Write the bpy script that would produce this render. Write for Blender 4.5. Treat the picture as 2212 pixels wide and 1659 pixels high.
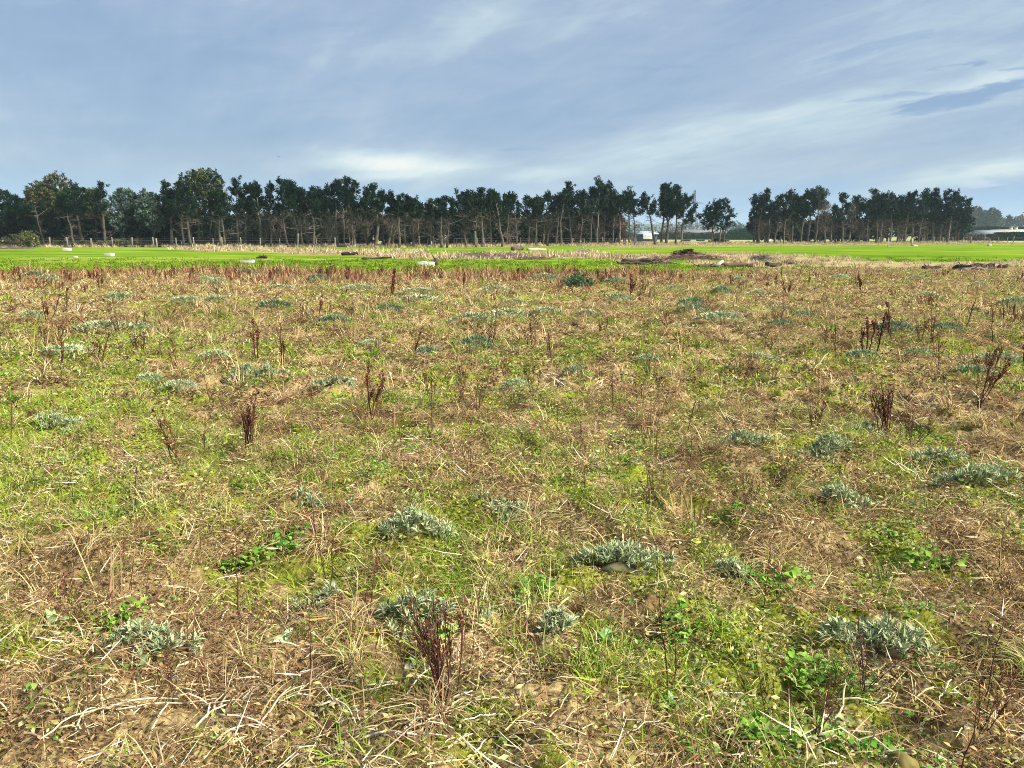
import bpy, math, random
import numpy as np
from mathutils import Vector

S = bpy.context.scene
COL = S.collection
for o in list(bpy.data.objects):
    bpy.data.objects.remove(o)

# ------------------------------------------------------------------ camera
EYE, FPX, CX, CY, HOR = 1.6, 1661.0, 1106.0, 829.5, 509.0
PITCH = math.atan((CY - HOR) / FPX)
cam_d = bpy.data.cameras.new("camera")
cam = bpy.data.objects.new("camera", cam_d)
COL.objects.link(cam)
cam.location = (0, 0, EYE)
cam.rotation_euler = (math.pi / 2 - PITCH, 0, 0)
cam_d.sensor_fit = 'HORIZONTAL'
cam_d.angle = 2 * math.atan(1106.0 / FPX)
cam_d.clip_start = 0.05
cam_d.clip_end = 20000
S.camera = cam
S.render.engine = 'CYCLES'
S.render.resolution_x, S.render.resolution_y = 1024, 768
S.cycles.filter_width = 1.0
S.cycles.max_bounces = 5
S.cycles.diffuse_bounces = 2
S.cycles.glossy_bounces = 1
S.cycles.transmission_bounces = 3
S.cycles.volume_bounces = 1
S.cycles.use_denoising = True
try:
    S.cycles.denoising_input_passes = 'RGB_ALBEDO_NORMAL'
    S.cycles.denoising_prefilter = 'NONE'
except Exception:
    pass

def ray(x, y):
    cx, cy = (x - CX) / FPX, (CY - y) / FPX
    return np.array([cx, math.cos(PITCH) + cy * math.sin(PITCH), -math.sin(PITCH) + cy * math.cos(PITCH)])

def at(x, y):
    d = ray(x, y)
    t = EYE / -d[2]
    return d[0] * t, d[1] * t

def at_depth(x, y, D):
    d = ray(x, y)
    t = D / d[1]
    return d[0] * t, D, EYE + d[2] * t

# ------------------------------------------------------------------ light
EXPO = 2.68
K = 2.0 ** EXPO
S.view_settings.view_transform = 'Standard'
S.view_settings.look = 'None'
S.view_settings.exposure = EXPO
S.view_settings.gamma = 1.0
S.view_settings.use_curve_mapping = False

SUN_EL, SUN_AZ = math.radians(40), math.radians(112)      # azimuth clockwise from +Y
sun_d = bpy.data.lights.new("sun", 'SUN')
sun_d.energy = 1.5
sun_d.angle = math.radians(10)
sun_d.color = (1.0, 0.93, 0.80)
sun = bpy.data.objects.new("sun", sun_d)
COL.objects.link(sun)
sv = Vector((math.sin(SUN_AZ) * math.cos(SUN_EL), math.cos(SUN_AZ) * math.cos(SUN_EL), math.sin(SUN_EL)))
sun.rotation_euler = sv.to_track_quat('Z', 'Y').to_euler()
sun.location = (0, 0, 60)

W = bpy.data.worlds.new("World")
S.world = W
W.use_nodes = True
nt = W.node_tree
nt.nodes.clear()

class NB:
    """small helper to write node maths"""
    def __init__(s, tree): s.t = tree
    def new(s, typ, **kw):
        n = s.t.nodes.new(typ)
        for k, v in kw.items(): setattr(n, k, v)
        return n
    def put(s, sock, v):
        if isinstance(v, bpy.types.NodeSocket): s.t.links.new(v, sock)
        else: sock.default_value = v
    def m(s, op, a, b=0.0, c=0.0, clamp=False):
        n = s.new('ShaderNodeMath', operation=op, use_clamp=clamp)
        s.put(n.inputs[0], a); s.put(n.inputs[1], b)
        if op in ('MULTIPLY_ADD', 'SMOOTH_MIN'): s.put(n.inputs[2], c)
        return n.outputs[0]
    def mix(s, f, a, b, blend='MIX'):
        n = s.new('ShaderNodeMix', data_type='RGBA', blend_type=blend)
        s.put(n.inputs[0], f)
        for sock, v in ((n.inputs[6], a), (n.inputs[7], b)):
            s.put(sock, v if isinstance(v, bpy.types.NodeSocket) else (*v, 1.0))
        return n.outputs[2]
    def noise(s, vec, scale, detail=4, rough=0.55, dist=0.0):
        n = s.new('ShaderNodeTexNoise')
        s.put(n.inputs['Vector'], vec)
        n.inputs['Scale'].default_value = scale
        n.inputs['Detail'].default_value = detail
        n.inputs['Roughness'].default_value = rough
        n.inputs['Distortion'].default_value = dist
        return n.outputs[0]
    def ramp(s, f, stops, interp='LINEAR'):
        n = s.new('ShaderNodeValToRGB')
        n.color_ramp.interpolation = interp
        e = n.color_ramp.elements
        while len(e) > 1: e.remove(e[-1])
        e[0].position = stops[0][0]; e[0].color = (*stops[0][1], 1)
        for p, c in stops[1:]:
            q = e.new(p); q.color = (*c, 1)
        s.put(n.inputs[0], f)
        return n.outputs[0]
    def smooth(s, v, lo, hi):
        n = s.new('ShaderNodeMapRange', interpolation_type='SMOOTHSTEP')
        s.put(n.inputs[0], v)
        n.inputs[1].default_value, n.inputs[2].default_value = lo, hi
        return n.outputs[0]
    def xyz(s, x, y, z):
        n = s.new('ShaderNodeCombineXYZ')
        for i, v in enumerate((x, y, z)): s.put(n.inputs[i], v)
        return n.outputs[0]

b = NB(nt)
tc = b.new('ShaderNodeTexCoord')
sep = b.new('ShaderNodeSeparateXYZ')
nt.links.new(tc.outputs['Generated'], sep.inputs[0])
dx, dy, dz = sep.outputs
zc = b.m('ADD', b.m('MAXIMUM', dz, 0.0), 0.10)
px, py = b.m('DIVIDE', dx, zc), b.m('DIVIDE', dy, zc)
va = math.radians(-26)                                     # wind direction: the streaks run along it
ax_, ay_ = math.sin(va), math.cos(va)
s_al = b.m('ADD', b.m('MULTIPLY', px, ax_), b.m('MULTIPLY', py, ay_))
t_ac = b.m('SUBTRACT', b.m('MULTIPLY', px, ay_), b.m('MULTIPLY', py, ax_))
n1 = b.noise(b.xyz(b.m('MULTIPLY', s_al, 0.17), b.m('MULTIPLY', t_ac, 0.50), 3.7), 1.0, 5, 0.52, 0.5)
n2 = b.noise(b.xyz(b.m('MULTIPLY', s_al, 0.50), b.m('MULTIPLY', t_ac, 2.1), 9.1), 1.0, 6, 0.6, 0.4)
az = b.m('ARCTAN2', dx, dy)
el = b.m('ARCSINE', dz)
wob = b.noise(b.xyz(b.m('MULTIPLY', az, 7.0), b.m('MULTIPLY', el, 30.0), 1.3), 1.0, 5, 0.6, 0.3)
wob2 = b.noise(b.xyz(b.m('MULTIPLY', az, 7.0), b.m('MULTIPLY', el, 30.0), 8.3), 1.0, 5, 0.6, 0.3)
azw = b.m('ADD', az, b.m('MULTIPLY', b.m('SUBTRACT', wob, 0.5), 0.10))
elw = b.m('ADD', el, b.m('MULTIPLY', b.m('SUBTRACT', wob2, 0.5), 0.035))
rag = b.noise(b.xyz(b.m('MULTIPLY', az, 34.0), b.m('MULTIPLY', b.m('SUBTRACT', el, b.m('MULTIPLY', az, 0.16)), 190.0), 4.4), 1.0, 6, 0.62, 0.6)
def cloud(x, y, wx, wy, slope=0.0, hard=1.0):
    """soft-edged cloud seen in the direction of photo point (x, y); sizes in photo pixels"""
    d = ray(x, y); d = d / np.linalg.norm(d)
    a0, e0 = math.atan2(d[0], d[1]), math.asin(d[2])
    u = b.m('SUBTRACT', azw, a0)
    v = b.m('SUBTRACT', b.m('SUBTRACT', elw, e0), b.m('MULTIPLY', u, slope))
    q = b.m('ADD', b.m('POWER', b.m('ABSOLUTE', b.m('DIVIDE', u, wx / FPX)), 2.0),
            b.m('POWER', b.m('ABSOLUTE', b.m('DIVIDE', v, wy / FPX)), 2.0))
    if hard > 1:
        q = b.m('ADD', q, b.m('MULTIPLY', b.m('SUBTRACT', rag, 0.5), 4.2))
        return b.smooth(q, 1.7, 0.1)
    return b.m('EXPONENT', b.m('MULTIPLY', q, -1.0))
n3 = b.noise(b.xyz(b.m('MULTIPLY', s_al, 1.3), b.m('MULTIPLY', t_ac, 6.0), 2.2), 1.0, 6, 0.65, 0.5)
tone = b.m('ADD', b.m('ADD', b.m('MULTIPLY', n1, 0.74), b.m('MULTIPLY', n2, 0.30)), b.m('MULTIPLY_ADD', n3, 0.22, -0.16))
n4 = b.noise(b.xyz(b.m('MULTIPLY', az, 9.0), b.m('MULTIPLY', b.m('SUBTRACT', el, b.m('MULTIPLY', az, 0.13)), 34.0), 6.6), 1.0, 6, 0.6, 0.8)
tone = b.m('ADD', tone, b.m('MULTIPLY_ADD', n4, 0.34, -0.17))
for (x, y, wx, wy, sl, amp) in ((860, 352, 150, 28, 0.0, 0.52), (1160, 374, 80, 11, 0.05, 0.16), (2150, 372, 220, 22, 0.14, 0.30), (1520, 270, 260, 30, 0.17, 0.15), (2150, 172, 150, 22, 0.16, 0.22), (1820, 225, 140, 18, 0.18, 0.10),
                                (2000, 90, 300, 50, 0.2, 0.10), (1040, 45, 110, 36, 0.45, 0.16), (800, 110, 150, 40, 0.25, 0.13), (1750, 290, 320, 50, 0.18, 0.09),
                                (100, 255, 200, 18, 0.0, 0.07), (1900, 40, 500, 60, 0.12, 0.14), (1250, 60, 260, 50, 0.3, 0.10), (1300, 30, 700, 60, 0.1, 0.06),
                                (250, 130, 420, 100, 0.0, -0.10), (500, 300, 520, 30, 0.0, -0.10), (1050, 262, 300, 28, 0.0, -0.12), (1430, 160, 300, 40, 0.1, -0.03),
                                (1700, 195, 260, 30, 0.12, -0.07), (1700, 395, 300, 28, 0.0, -0.07)):
    tone = b.m('MULTIPLY_ADD', cloud(x, y, wx, wy, sl), amp, tone)
def dl(*c): return tuple(v / K for v in c)                 # wanted picture value before exposure
col = b.ramp(tone, [(0.20, dl(0.19, 0.295, 0.475)), (0.40, dl(0.25, 0.36, 0.54)), (0.54, dl(0.335, 0.425, 0.585)), (0.68, dl(0.45, 0.57, 0.665)), (0.82, dl(0.63, 0.71, 0.755)), (1.0, dl(0.85, 0.855, 0.81))])
lowblue = b.m('MULTIPLY', b.smooth(b.m('ADD', el, b.m('MULTIPLY', b.m('SUBTRACT', n2, 0.5), 0.03)), 0.085, 0.03), b.smooth(tone, 0.72, 0.45))
col = b.mix(b.m('MULTIPLY', lowblue, 0.8), col, dl(0.16, 0.36, 0.69))
dark = dl(0.20, 0.31, 0.53)
for (x, y, wx, wy, sl, amp) in ((2100, 206, 135, 14, 0.12, 0.9), (2040, 226, 75, 15, 0.14, 0.85), (2195, 190, 70, 12, 0.10, 0.8), (1930, 205, 75, 7, 0.0, 0.6), (1920, 96, 110, 12, 0.2, 0.4), (2105, 135, 14, 7, 0.1, 0.8),
                                (2190, 142, 26, 4, 0.1, 0.6), (2040, 144, 26, 3, 0.1, 0.5), (1370, 146, 110, 4, -0.06, 0.35), (1150, 320, 55, 4, -0.05, 0.55), (2108, 412, 28, 6, 0.0, 0.6)):
    col = b.mix(b.m('MULTIPLY', cloud(x, y, wx, wy, sl, 1.6), amp), col, dark)
col = b.mix(b.m('MULTIPLY', cloud(2108, 402, 28, 4, 0.0, 1.4), 0.5), col, dl(0.6, 0.7, 0.82))
skyt = b.new('ShaderNodeTexSky', sky_type='NISHITA', sun_disc=False, sun_elevation=SUN_EL, sun_rotation=SUN_AZ, air_density=1.2, dust_density=0.6, ozone_density=1.5)
bg1 = b.new('ShaderNodeBackground'); nt.links.new(skyt.outputs[0], bg1.inputs[0]); bg1.inputs[1].default_value = 0.05
bg2 = b.new('ShaderNodeBackground'); nt.links.new(col, bg2.inputs[0]); bg2.inputs[1].default_value = 1.0
mx = b.new('ShaderNodeMixShader'); mx.inputs[0].default_value = 0.93
nt.links.new(bg1.outputs[0], mx.inputs[1]); nt.links.new(bg2.outputs[0], mx.inputs[2])
wo = b.new('ShaderNodeOutputWorld'); nt.links.new(mx.outputs[0], wo.inputs[0])

# ------------------------------------------------------------------ noise in numpy
def _hash(ix, iy, seed):
    h = (ix.astype(np.int64) * 374761393 + iy.astype(np.int64) * 668265263 + seed * 1442695041) & 0xffffffff
    h = ((h ^ (h >> 13)) * 1274126177) & 0xffffffff
    h = ((h ^ (h >> 16)) * 2246822519) & 0xffffffff
    return ((h ^ (h >> 15)) & 0xffffff) / float(0xffffff)

def vnoise(x, y, seed=0):
    x = np.asarray(x, float); y = np.asarray(y, float)
    ix, iy = np.floor(x), np.floor(y)
    fx, fy = x - ix, y - iy
    fx = fx * fx * fx * (fx * (fx * 6 - 15) + 10); fy = fy * fy * fy * (fy * (fy * 6 - 15) + 10)
    a, b_, c, d = _hash(ix, iy, seed), _hash(ix + 1, iy, seed), _hash(ix, iy + 1, seed), _hash(ix + 1, iy + 1, seed)
    return (a + (b_ - a) * fx) * (1 - fy) + (c + (d - c) * fx) * fy

def fbm(x, y, seed=0, oct=4, gain=0.5):
    s, a, t = 0.0, 1.0, 0.0
    for i in range(oct):
        s = s + a * vnoise(x * 2 ** i + 17.3 * i, y * 2 ** i + 9.1 * i, seed + i); t += a; a *= gain
    return s / t

def sstep(v, lo, hi):
    t = np.clip((np.asarray(v, float) - lo) / (hi - lo), 0, 1)
    return t * t * (3 - 2 * t)

def edge_D(X):
    """how far the weedy field reaches (it gives way to the green paddock there)"""
    X = np.asarray(X, float)
    return 32.5 + 1.8 * (fbm(X * 0.25, X * 0 + 3, 5, 4) - 0.5) + 5.0 * sstep(X, 6, 16) + 2.5 * sstep(X, 16, 26)

def height(X, Y):
    X = np.asarray(X, float); Y = np.asarray(Y, float)
    r = np.hypot(X, Y)
    rough = 1 - sstep(r, 26, 46)
    lump = (fbm(X / 0.8, Y / 0.8, 11, 3) - 0.5) * 0.20
    rid = 1 - np.abs(2 * fbm(X / 0.36, Y / 0.36, 23, 2) - 1)
    clod = (rid - 0.72) * 0.18 * (0.7 + 0.6 * sstep(r, 4, 9))
    rid2 = 1 - np.abs(2 * fbm(X / 0.13, Y / 0.13, 37, 2) - 1)
    small = (fbm(X / 0.07, Y / 0.07, 31, 2) - 0.5) * 0.03 + (rid2 - 0.7) * 0.045
    big = (fbm(X / 7.0, Y / 7.0, 41, 3) - 0.5) * 0.22 * sstep(r, 3, 10)
    pad = (fbm(X / 9.0, Y / 9.0, 51, 3) - 0.5) * 0.25 * sstep(r, 40, 55) * (1 - sstep(r, 105, 125))
    return (lump + clod + small + big) * rough + pad

def greenness(X, Y):
    az_ = X / np.maximum(Y, 0.5)
    g = 0.39 + 0.95 * (fbm(X / 1.3, Y / 1.8, 61, 4) - 0.5) + 1.3 * (fbm(X / 0.40, Y / 0.45, 71, 3) - 0.5) + 0.7 * (vnoise(X / 0.16, Y / 0.16, 73) - 0.5)
    g += 0.34 * sstep(-az_, 0.28, 0.60) * sstep(Y, 3.0, 4.5) * (1 - sstep(Y, 11, 17))
    g += 0.12 * sstep(az_, 0.05, 0.4) * (1 - sstep(Y, 3.2, 5.0))
    g -= 0.16 * sstep(-az_, 0.2, 0.5) * (1 - sstep(Y, 2.2, 3.6))
    g -= 0.10 * sstep(Y, 14, 26)
    return np.clip(g, 0, 1)

# ------------------------------------------------------------------ materials
def attr_mat(name, rough=0.8, transl=0.0, spec=0.2, jitter=0.25, noise_scale=None, noise_amt=0.3, bump=0.0):
    m = bpy.data.materials.new(name); m.use_nodes = True
    t = m.node_tree; t.nodes.clear(); q = NB(t)
    a = q.new('ShaderNodeAttribute', attribute_name='Col')
    c = a.outputs['Color']
    oi = q.new('ShaderNodeObjectInfo')
    hsv = q.new('ShaderNodeHueSaturation')
    q.put(hsv.inputs['Color'], c)
    q.put(hsv.inputs['Value'], q.m('MULTIPLY_ADD', oi.outputs['Random'], 2 * jitter, 1 - jitter) if False else 1.0)
    r = oi.outputs['Random']
    t.links.new(_ma(q, r, 2 * jitter, 1 - jitter), hsv.inputs['Value'])
    t.links.new(_ma(q, q.m('FRACT', q.m('MULTIPLY', r, 7.31)), 0.03, 0.485), hsv.inputs['Hue'])
    c = hsv.outputs[0]
    if noise_scale:
        geo = q.new('ShaderNodeNewGeometry')
        n = q.noise(geo.outputs['Position'], noise_scale, 4, 0.6)
        c = q.mix(noise_amt, c, q.ramp(n, [(0.3, (0.25, 0.25, 0.25)), (0.7, (1.5, 1.5, 1.5))]), 'MULTIPLY')
    p = q.new('ShaderNodeBsdfPrincipled')
    q.put(p.inputs['Base Color'], c)
    p.inputs['Roughness'].default_value = rough
    p.inputs['Specular IOR Level'].default_value = spec
    out = q.new('ShaderNodeOutputMaterial')
    sh = p.outputs[0]
    if bump:
        bn = q.new('ShaderNodeBump'); bn.inputs['Strength'].default_value = bump
        geo = q.new('ShaderNodeNewGeometry')
        q.put(bn.inputs['Height'], q.noise(geo.outputs['Position'], (noise_scale or 10) * 1.5, 4, 0.6))
        t.links.new(bn.outputs[0], p.inputs['Normal'])
    if transl:
        tr = q.new('ShaderNodeBsdfTranslucent'); q.put(tr.inputs[0], c)
        mxs = q.new('ShaderNodeMixShader'); mxs.inputs[0].default_value = transl
        t.links.new(sh, mxs.inputs[1]); t.links.new(tr.outputs[0], mxs.inputs[2]); sh = mxs.outputs[0]
    t.links.new(sh, out.inputs[0])
    return m

def _ma(q, v, mul, add):
    n = q.new('ShaderNodeMath', operation='MULTIPLY_ADD')
    q.put(n.inputs[0], v); n.inputs[1].default_value = mul; n.inputs[2].default_value = add
    return n.outputs[0]

M = {}
M['blade'] = attr_mat('dry_and_green_blades', 0.8, 0.22, 0.03, 0.25)
M['leaf'] = attr_mat('soft_leaf', 0.65, 0.25, 0.10, 0.12, 40, 0.25)
M['silver'] = attr_mat('silver_felted_leaf', 0.9, 0.12, 0.04, 0.10)
M['stem'] = attr_mat('dead_weed_stem', 0.85, 0.0, 0.04, 0.2)
M['needle'] = attr_mat('conifer_foliage', 0.75, 0.10, 0.08, 0.14)
M['bark'] = attr_mat('tree_bark', 0.9, 0.0, 0.1, 0.12, 3.0, 0.5)
M['wood'] = attr_mat('weathered_wood', 0.85, 0.0, 0.15, 0.15, 12.0, 0.5, 0.4)
M['paint'] = attr_mat('painted_surface', 0.55, 0.0, 0.3, 0.03, 1.3, 0.12)
M['metal'] = attr_mat('galvanised_steel', 0.5, 0.0, 0.4, 0.03)
M['stone'] = attr_mat('field_stone', 0.9, 0.0, 0.15, 0.1, 30.0, 0.5, 0.5)

# ------------------------------------------------------------------ mesh building
class MB:
    def __init__(s): s.V, s.F, s.C, s.n = [], [], [], 0
    def add(s, V, F, C):
        V = np.asarray(V, np.float32).reshape(-1, 3); F = np.asarray(F, np.int32).reshape(-1, 3)
        C = np.asarray(C, np.float32)
        if C.ndim == 1: C = np.tile(C[:3], (len(V), 1))
        s.V.append(V); s.F.append(F + s.n); s.C.append(C[:, :3]); s.n += len(V)
        return s
    def mesh(s, name, mat, smooth=False):
        me = bpy.data.meshes.new(name)
        if s.n:
            V = np.concatenate(s.V); F = np.concatenate(s.F); C = np.concatenate(s.C)
            me.vertices.add(len(V)); me.vertices.foreach_set('co', V.ravel())
            me.loops.add(F.size); me.loops.foreach_set('vertex_index', F.ravel())
            me.polygons.add(len(F)); me.polygons.foreach_set('loop_start', np.arange(0, F.size, 3, dtype=np.int32))
            if smooth: me.polygons.foreach_set('use_smooth', np.ones(len(F), bool))
            me.update(calc_edges=True)
            at_ = me.attributes.new('Col', 'FLOAT_COLOR', 'POINT')
            at_.data.foreach_set('color', np.concatenate([C, np.ones((len(C), 1), np.float32)], 1).ravel())
        me.materials.append(M[mat] if isinstance(mat, str) else mat)
        return me
    def build(s, name, mat, parent=None, smooth=False, loc=None):
        return link(name, s.mesh(name, mat, smooth), parent, loc)

def link(name, data, parent=None, loc=None):
    o = bpy.data.objects.new(name, data); COL.objects.link(o)
    if parent is not None: o.parent = parent
    if loc is not None: o.location = loc
    return o

def tag(o, label=None, cat=None, group=None, kind=None):
    if label: o['label'] = label
    if cat: o['category'] = cat
    if group: o['group'] = group
    if kind: o['kind'] = kind
    return o

def thing(name, label, cat, loc, group=None, rz=0.0, scale=1.0):
    o = link(name, None); o.empty_display_size = 0.2
    o.location = loc; o.rotation_euler = (0, 0, rz); o.scale = (scale,) * 3
    return tag(o, label, cat, group)

def copy_tree(root, loc, rz, scale, label, group):
    r = root.copy(); COL.objects.link(r)
    r.location = loc; r.rotation_euler = (root.rotation_euler[0], root.rotation_euler[1], rz); r.scale = scale if hasattr(scale, '__len__') else (scale,) * 3
    if label: r['label'] = label
    if group: r['group'] = group
    for ch in list(root.children):
        c = ch.copy(); COL.objects.link(c); c.parent = r
        for g in list(ch.children):
            d = g.copy(); COL.objects.link(d); d.parent = c
    return r

def norm(v):
    v = np.asarray(v, float)
    return v / np.maximum(np.linalg.norm(v, axis=-1, keepdims=True), 1e-9)

def tube(path, rad, k=5, cap=True):
    P = np.asarray(path, float); n = len(P); R = np.broadcast_to(np.asarray(rad, float), (n,))
    T = norm(np.gradient(P, axis=0))
    ref = np.array([1.0, 0, 0]) if abs(T[:, 0]).mean() < 0.8 else np.array([0, 1.0, 0])
    A = norm(np.cross(T, ref)); B = np.cross(T, A)
    th = np.arange(k) * 2 * math.pi / k
    V = P[:, None] + R[:, None, None] * (np.cos(th)[None, :, None] * A[:, None] + np.sin(th)[None, :, None] * B[:, None])
    i = np.arange(n - 1)[:, None] * k; j = np.arange(k)[None]
    a, b_ = i + j, i + (j + 1) % k
    F = np.concatenate([np.stack([a, b_, b_ + k], -1).reshape(-1, 3), np.stack([a, b_ + k, a + k], -1).reshape(-1, 3)])
    V = V.reshape(-1, 3)
    if cap:
        e = (n - 1) * k
        F = np.concatenate([F, [[e, e + q, e + q + 1] for q in range(1, k - 1)], [[0, q + 1, q] for q in range(1, k - 1)]])
    return V, F

def box(x0, x1, y0, y1, z0, z1):
    V = np.array([(x, y, z) for z in (z0, z1) for y in (y0, y1) for x in (x0, x1)], float)
    F = [(0, 2, 1), (1, 2, 3), (4, 5, 6), (5, 7, 6), (0, 1, 4), (1, 5, 4), (2, 6, 3), (3, 6, 7), (0, 4, 2), (2, 4, 6), (1, 3, 5), (3, 7, 5)]
    return V, np.array(F)

def blades(base, az, el, droop, L, w, seg=2, twist=None, r=None):
    n = len(base); s = np.linspace(0, 1, seg + 1)
    h = np.stack([np.cos(az), np.sin(az), 0 * az], -1)
    pos = [np.asarray(base, float)]
    for i in range(seg):
        e = el - droop * (i + 0.5) / seg
        pos.append(pos[-1] + (h * np.cos(e)[:, None] + np.array([0, 0, 1.0]) * np.sin(e)[:, None]) * (L / seg)[:, None])
    side0 = np.stack([-np.sin(az), np.cos(az), 0 * az], -1)
    if twist is None: twist = np.zeros(n)
    up = np.stack([-np.cos(az) * np.sin(el), -np.sin(az) * np.sin(el), np.cos(el)], -1)
    side = side0 * np.cos(twist)[:, None] + up * np.sin(twist)[:, None]
    V = []
    for i in range(seg):
        ww = (w * (1 - 0.55 * (s[i] ** 1.5)))[:, None] * 0.5
        V += [pos[i] - side * ww, pos[i] + side * ww]
    V.append(pos[seg])
    V = np.stack(V, 1); m = V.shape[1]
    f = []
    for i in range(seg - 1):
        f += [(2 * i, 2 * i + 1, 2 * i + 3), (2 * i, 2 * i + 3, 2 * i + 2)]
    f.append((2 * seg - 2, 2 * seg - 1, 2 * seg))
    F = (np.arange(n)[:, None, None] * m + np.array(f)[None]).reshape(-1, 3)
    return V.reshape(-1, 3), F, m

def leaf(L, Wd, n=4, fold=0.25, curl=0.5, wav=0.0, R=None, shape='ovate'):
    """a broad leaf along +X with its midrib raised or sunk"""
    V, s = [], np.linspace(0, 1, n + 1)
    x = z = 0.0
    for i, t in enumerate(s):
        a = 0.25 + curl * 0.5 - curl * 1.6 * t
        if i: x += L / n * math.cos(a); z += L / n * math.sin(a)
        hw = Wd * 0.5 * ((math.sin(math.pi * min(1, t ** 0.75 * 0.93 + 0.05)) if shape == 'ovate' else math.sin(math.pi * (0.1 + 0.9 * t))) + 0.02)
        j = (R.rand() - 0.5) * wav * Wd if R is not None else 0
        k = (R.rand() - 0.5) * wav * Wd if R is not None else 0
        V += [(x, -hw, z + hw * fold + j), (x, 0, z), (x, hw, z + hw * fold + k)]
    F = []
    for i in range(n):
        a = 3 * i
        F += [(a, a + 1, a + 4), (a, a + 4, a + 3), (a + 1, a + 2, a + 5), (a + 1, a + 5, a + 4)]
    return np.array(V), np.array(F)

def rotm(rx=0, ry=0, rz=0):
    cx, sx, cy, sy, cz, sz = math.cos(rx), math.sin(rx), math.cos(ry), math.sin(ry), math.cos(rz), math.sin(rz)
    return np.array([[cz, -sz, 0], [sz, cz, 0], [0, 0, 1]]) @ np.array([[cy, 0, sy], [0, 1, 0], [-sy, 0, cy]]) @ np.array([[1, 0, 0], [0, cx, -sx], [0, sx, cx]])

def pal(R, n, cols, jit=0.15):
    c = np.array(cols)[R.randint(len(cols), size=n)]
    return c * (1 + jit * (R.rand(n, 1) * 2 - 1)) * (1 + 0.06 * (R.rand(n, 3) * 2 - 1))

# ================================================================== THE GROUND
def ground():
    rows = [0.35]
    while rows[-1] < 4200:
        r = rows[-1]
        q = 1.05 if r < 1.4 else 1.0062 if r < 9 else 1.009 if r < 46 else 1.014 if r < 220 else 1.08
        rows.append(r * q)
    rows = np.array(rows)
    fine = np.radians(np.arange(-47, 47.01, 0.2))
    coarse = np.radians(np.arange(50, 311, 4.0))
    th = np.concatenate([fine, coarse]); nc = len(th); nr = len(rows)
    X = rows[:, None] * np.sin(th)[None]; Y = rows[:, None] * np.cos(th)[None]
    Z = height(X, Y)
    V = np.stack([X, Y, Z], -1).reshape(-1, 3)
    V = np.concatenate([V, [[0, 0, 0]]]).astype(np.float32)
    i = np.arange(nr - 1)[:, None] * nc; j = np.arange(nc)[None]; j2 = (j + 1) % nc
    Q = np.stack([i + j, i + nc + j, i + nc + j2, i + j2], -1).reshape(-1, 4)
    capi = len(V) - 1
    T = np.stack([np.full(nc, capi), np.arange(nc), (np.arange(nc) + 1) % nc], -1)
    me = bpy.data.meshes.new('ground')
    me.vertices.add(len(V)); me.vertices.foreach_set('co', V.ravel())
    li = np.concatenate([Q.ravel(), T.ravel()]).astype(np.int32)
    me.loops.add(len(li)); me.loops.foreach_set('vertex_index', li)
    st = np.concatenate([np.arange(len(Q)) * 4, len(Q) * 4 + np.arange(len(T)) * 3]).astype(np.int32)
    me.polygons.add(len(st)); me.polygons.foreach_set('loop_start', st)
    me.polygons.foreach_set('use_smooth', np.ones(len(st), bool))
    me.update(calc_edges=True)
    Xf, Yf = V[:, 0].astype(float), V[:, 1].astype(float)
    D = np.where(Yf > 0, Yf, 0.0)
    field = 1 - sstep(D + 1.2 * (fbm(Xf / 0.8, Yf / 0.8, 77, 3) - 0.5), edge_D(Xf) - 0.5, edge_D(Xf) + 1.5)
    n = fbm(Xf / 3.0, Yf / 5.0, 81, 4) - 0.5
    dry = dryness(Xf, Yf)
    far = sstep(Yf + 10 * n, belt_D(Xf) - 6, belt_D(Xf) + 1)
    for nm, val in (('field', field), ('dry', dry), ('far', far), ('green', greenness(Xf, Yf))):
        a = me.attributes.new(nm, 'FLOAT', 'POINT'); a.data.foreach_set('value', val.astype(np.float32))
    me.materials.append(ground_mat())
    g = link('ground', me)
    tag(g, kind='structure')
    return g

def belt_D(X):
    """distance of the tree belt (and its fence) at ground position X"""
    return np.interp(np.asarray(X, float), [-80, -8, 1, 24, 40, 70, 104, 140], [112, 110, 118, 133, 146, 156, 172, 190])

def dryness(X, Y):
    """1 where the paddock has tall dry grass, old brush and bare soil"""
    X = np.asarray(X, float); Y = np.asarray(Y, float)
    n = fbm(X / 4.0, Y / 6.0, 91, 4) - 0.5
    n2 = fbm(X / 1.5, Y / 3.0, 93, 3) - 0.5
    d = 0 * X
    # diagonal strip along the old fence line, upper part
    line = np.interp(X, [-44, -40, -18, -4, 2, 20], [97, 96, 78, 60, 58, 56])
    wdt = np.interp(X, [-44, -39, -18, -4, 20], [1.0, 7, 8, 5, 5])
    d = np.maximum(d, sstep(1 - np.abs(Y - line + 8 * n) / wdt, 0, 0.45) * sstep(X, -44, -41) * (1 - sstep(X, 10, 22)))
    # cleared ground with brush in the middle
    d = np.maximum(d, sstep(1 - np.abs(Y - 61 + 10 * n) / np.interp(X, [-14, -5, 6, 24, 30], [2, 9, 9, 13, 2]), 0, 0.4) * sstep(X, -14, -10) * (1 - sstep(X, 20, 27)))
    d = np.maximum(d, sstep(1 - np.abs(Y - 44 + 5 * n) / np.interp(X, [9, 12, 22, 32, 40], [1, 5.5, 5.5, 4.5, 3]), 0, 0.4) * sstep(X, 8, 12))
    # fence side, seen as a pale strip before the belt on the right hand side
    bd = belt_D(X)
    d = np.maximum(d, 0.75 * sstep(Y - bd + 26 * n, -24, -10) * sstep(X, 8, 20))
    # thin mown line
    d = np.maximum(d, 0.8 * sstep(1 - np.abs(Y - 54.5 - 0.02 * X + 3 * n2) / 1.1, 0, 0.6) * sstep(-X, 8, 14) * sstep(0.62 + n2, 0.4, 0.6))
    return np.clip(d, 0, 1) * sstep(Y, 33, 38)

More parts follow.
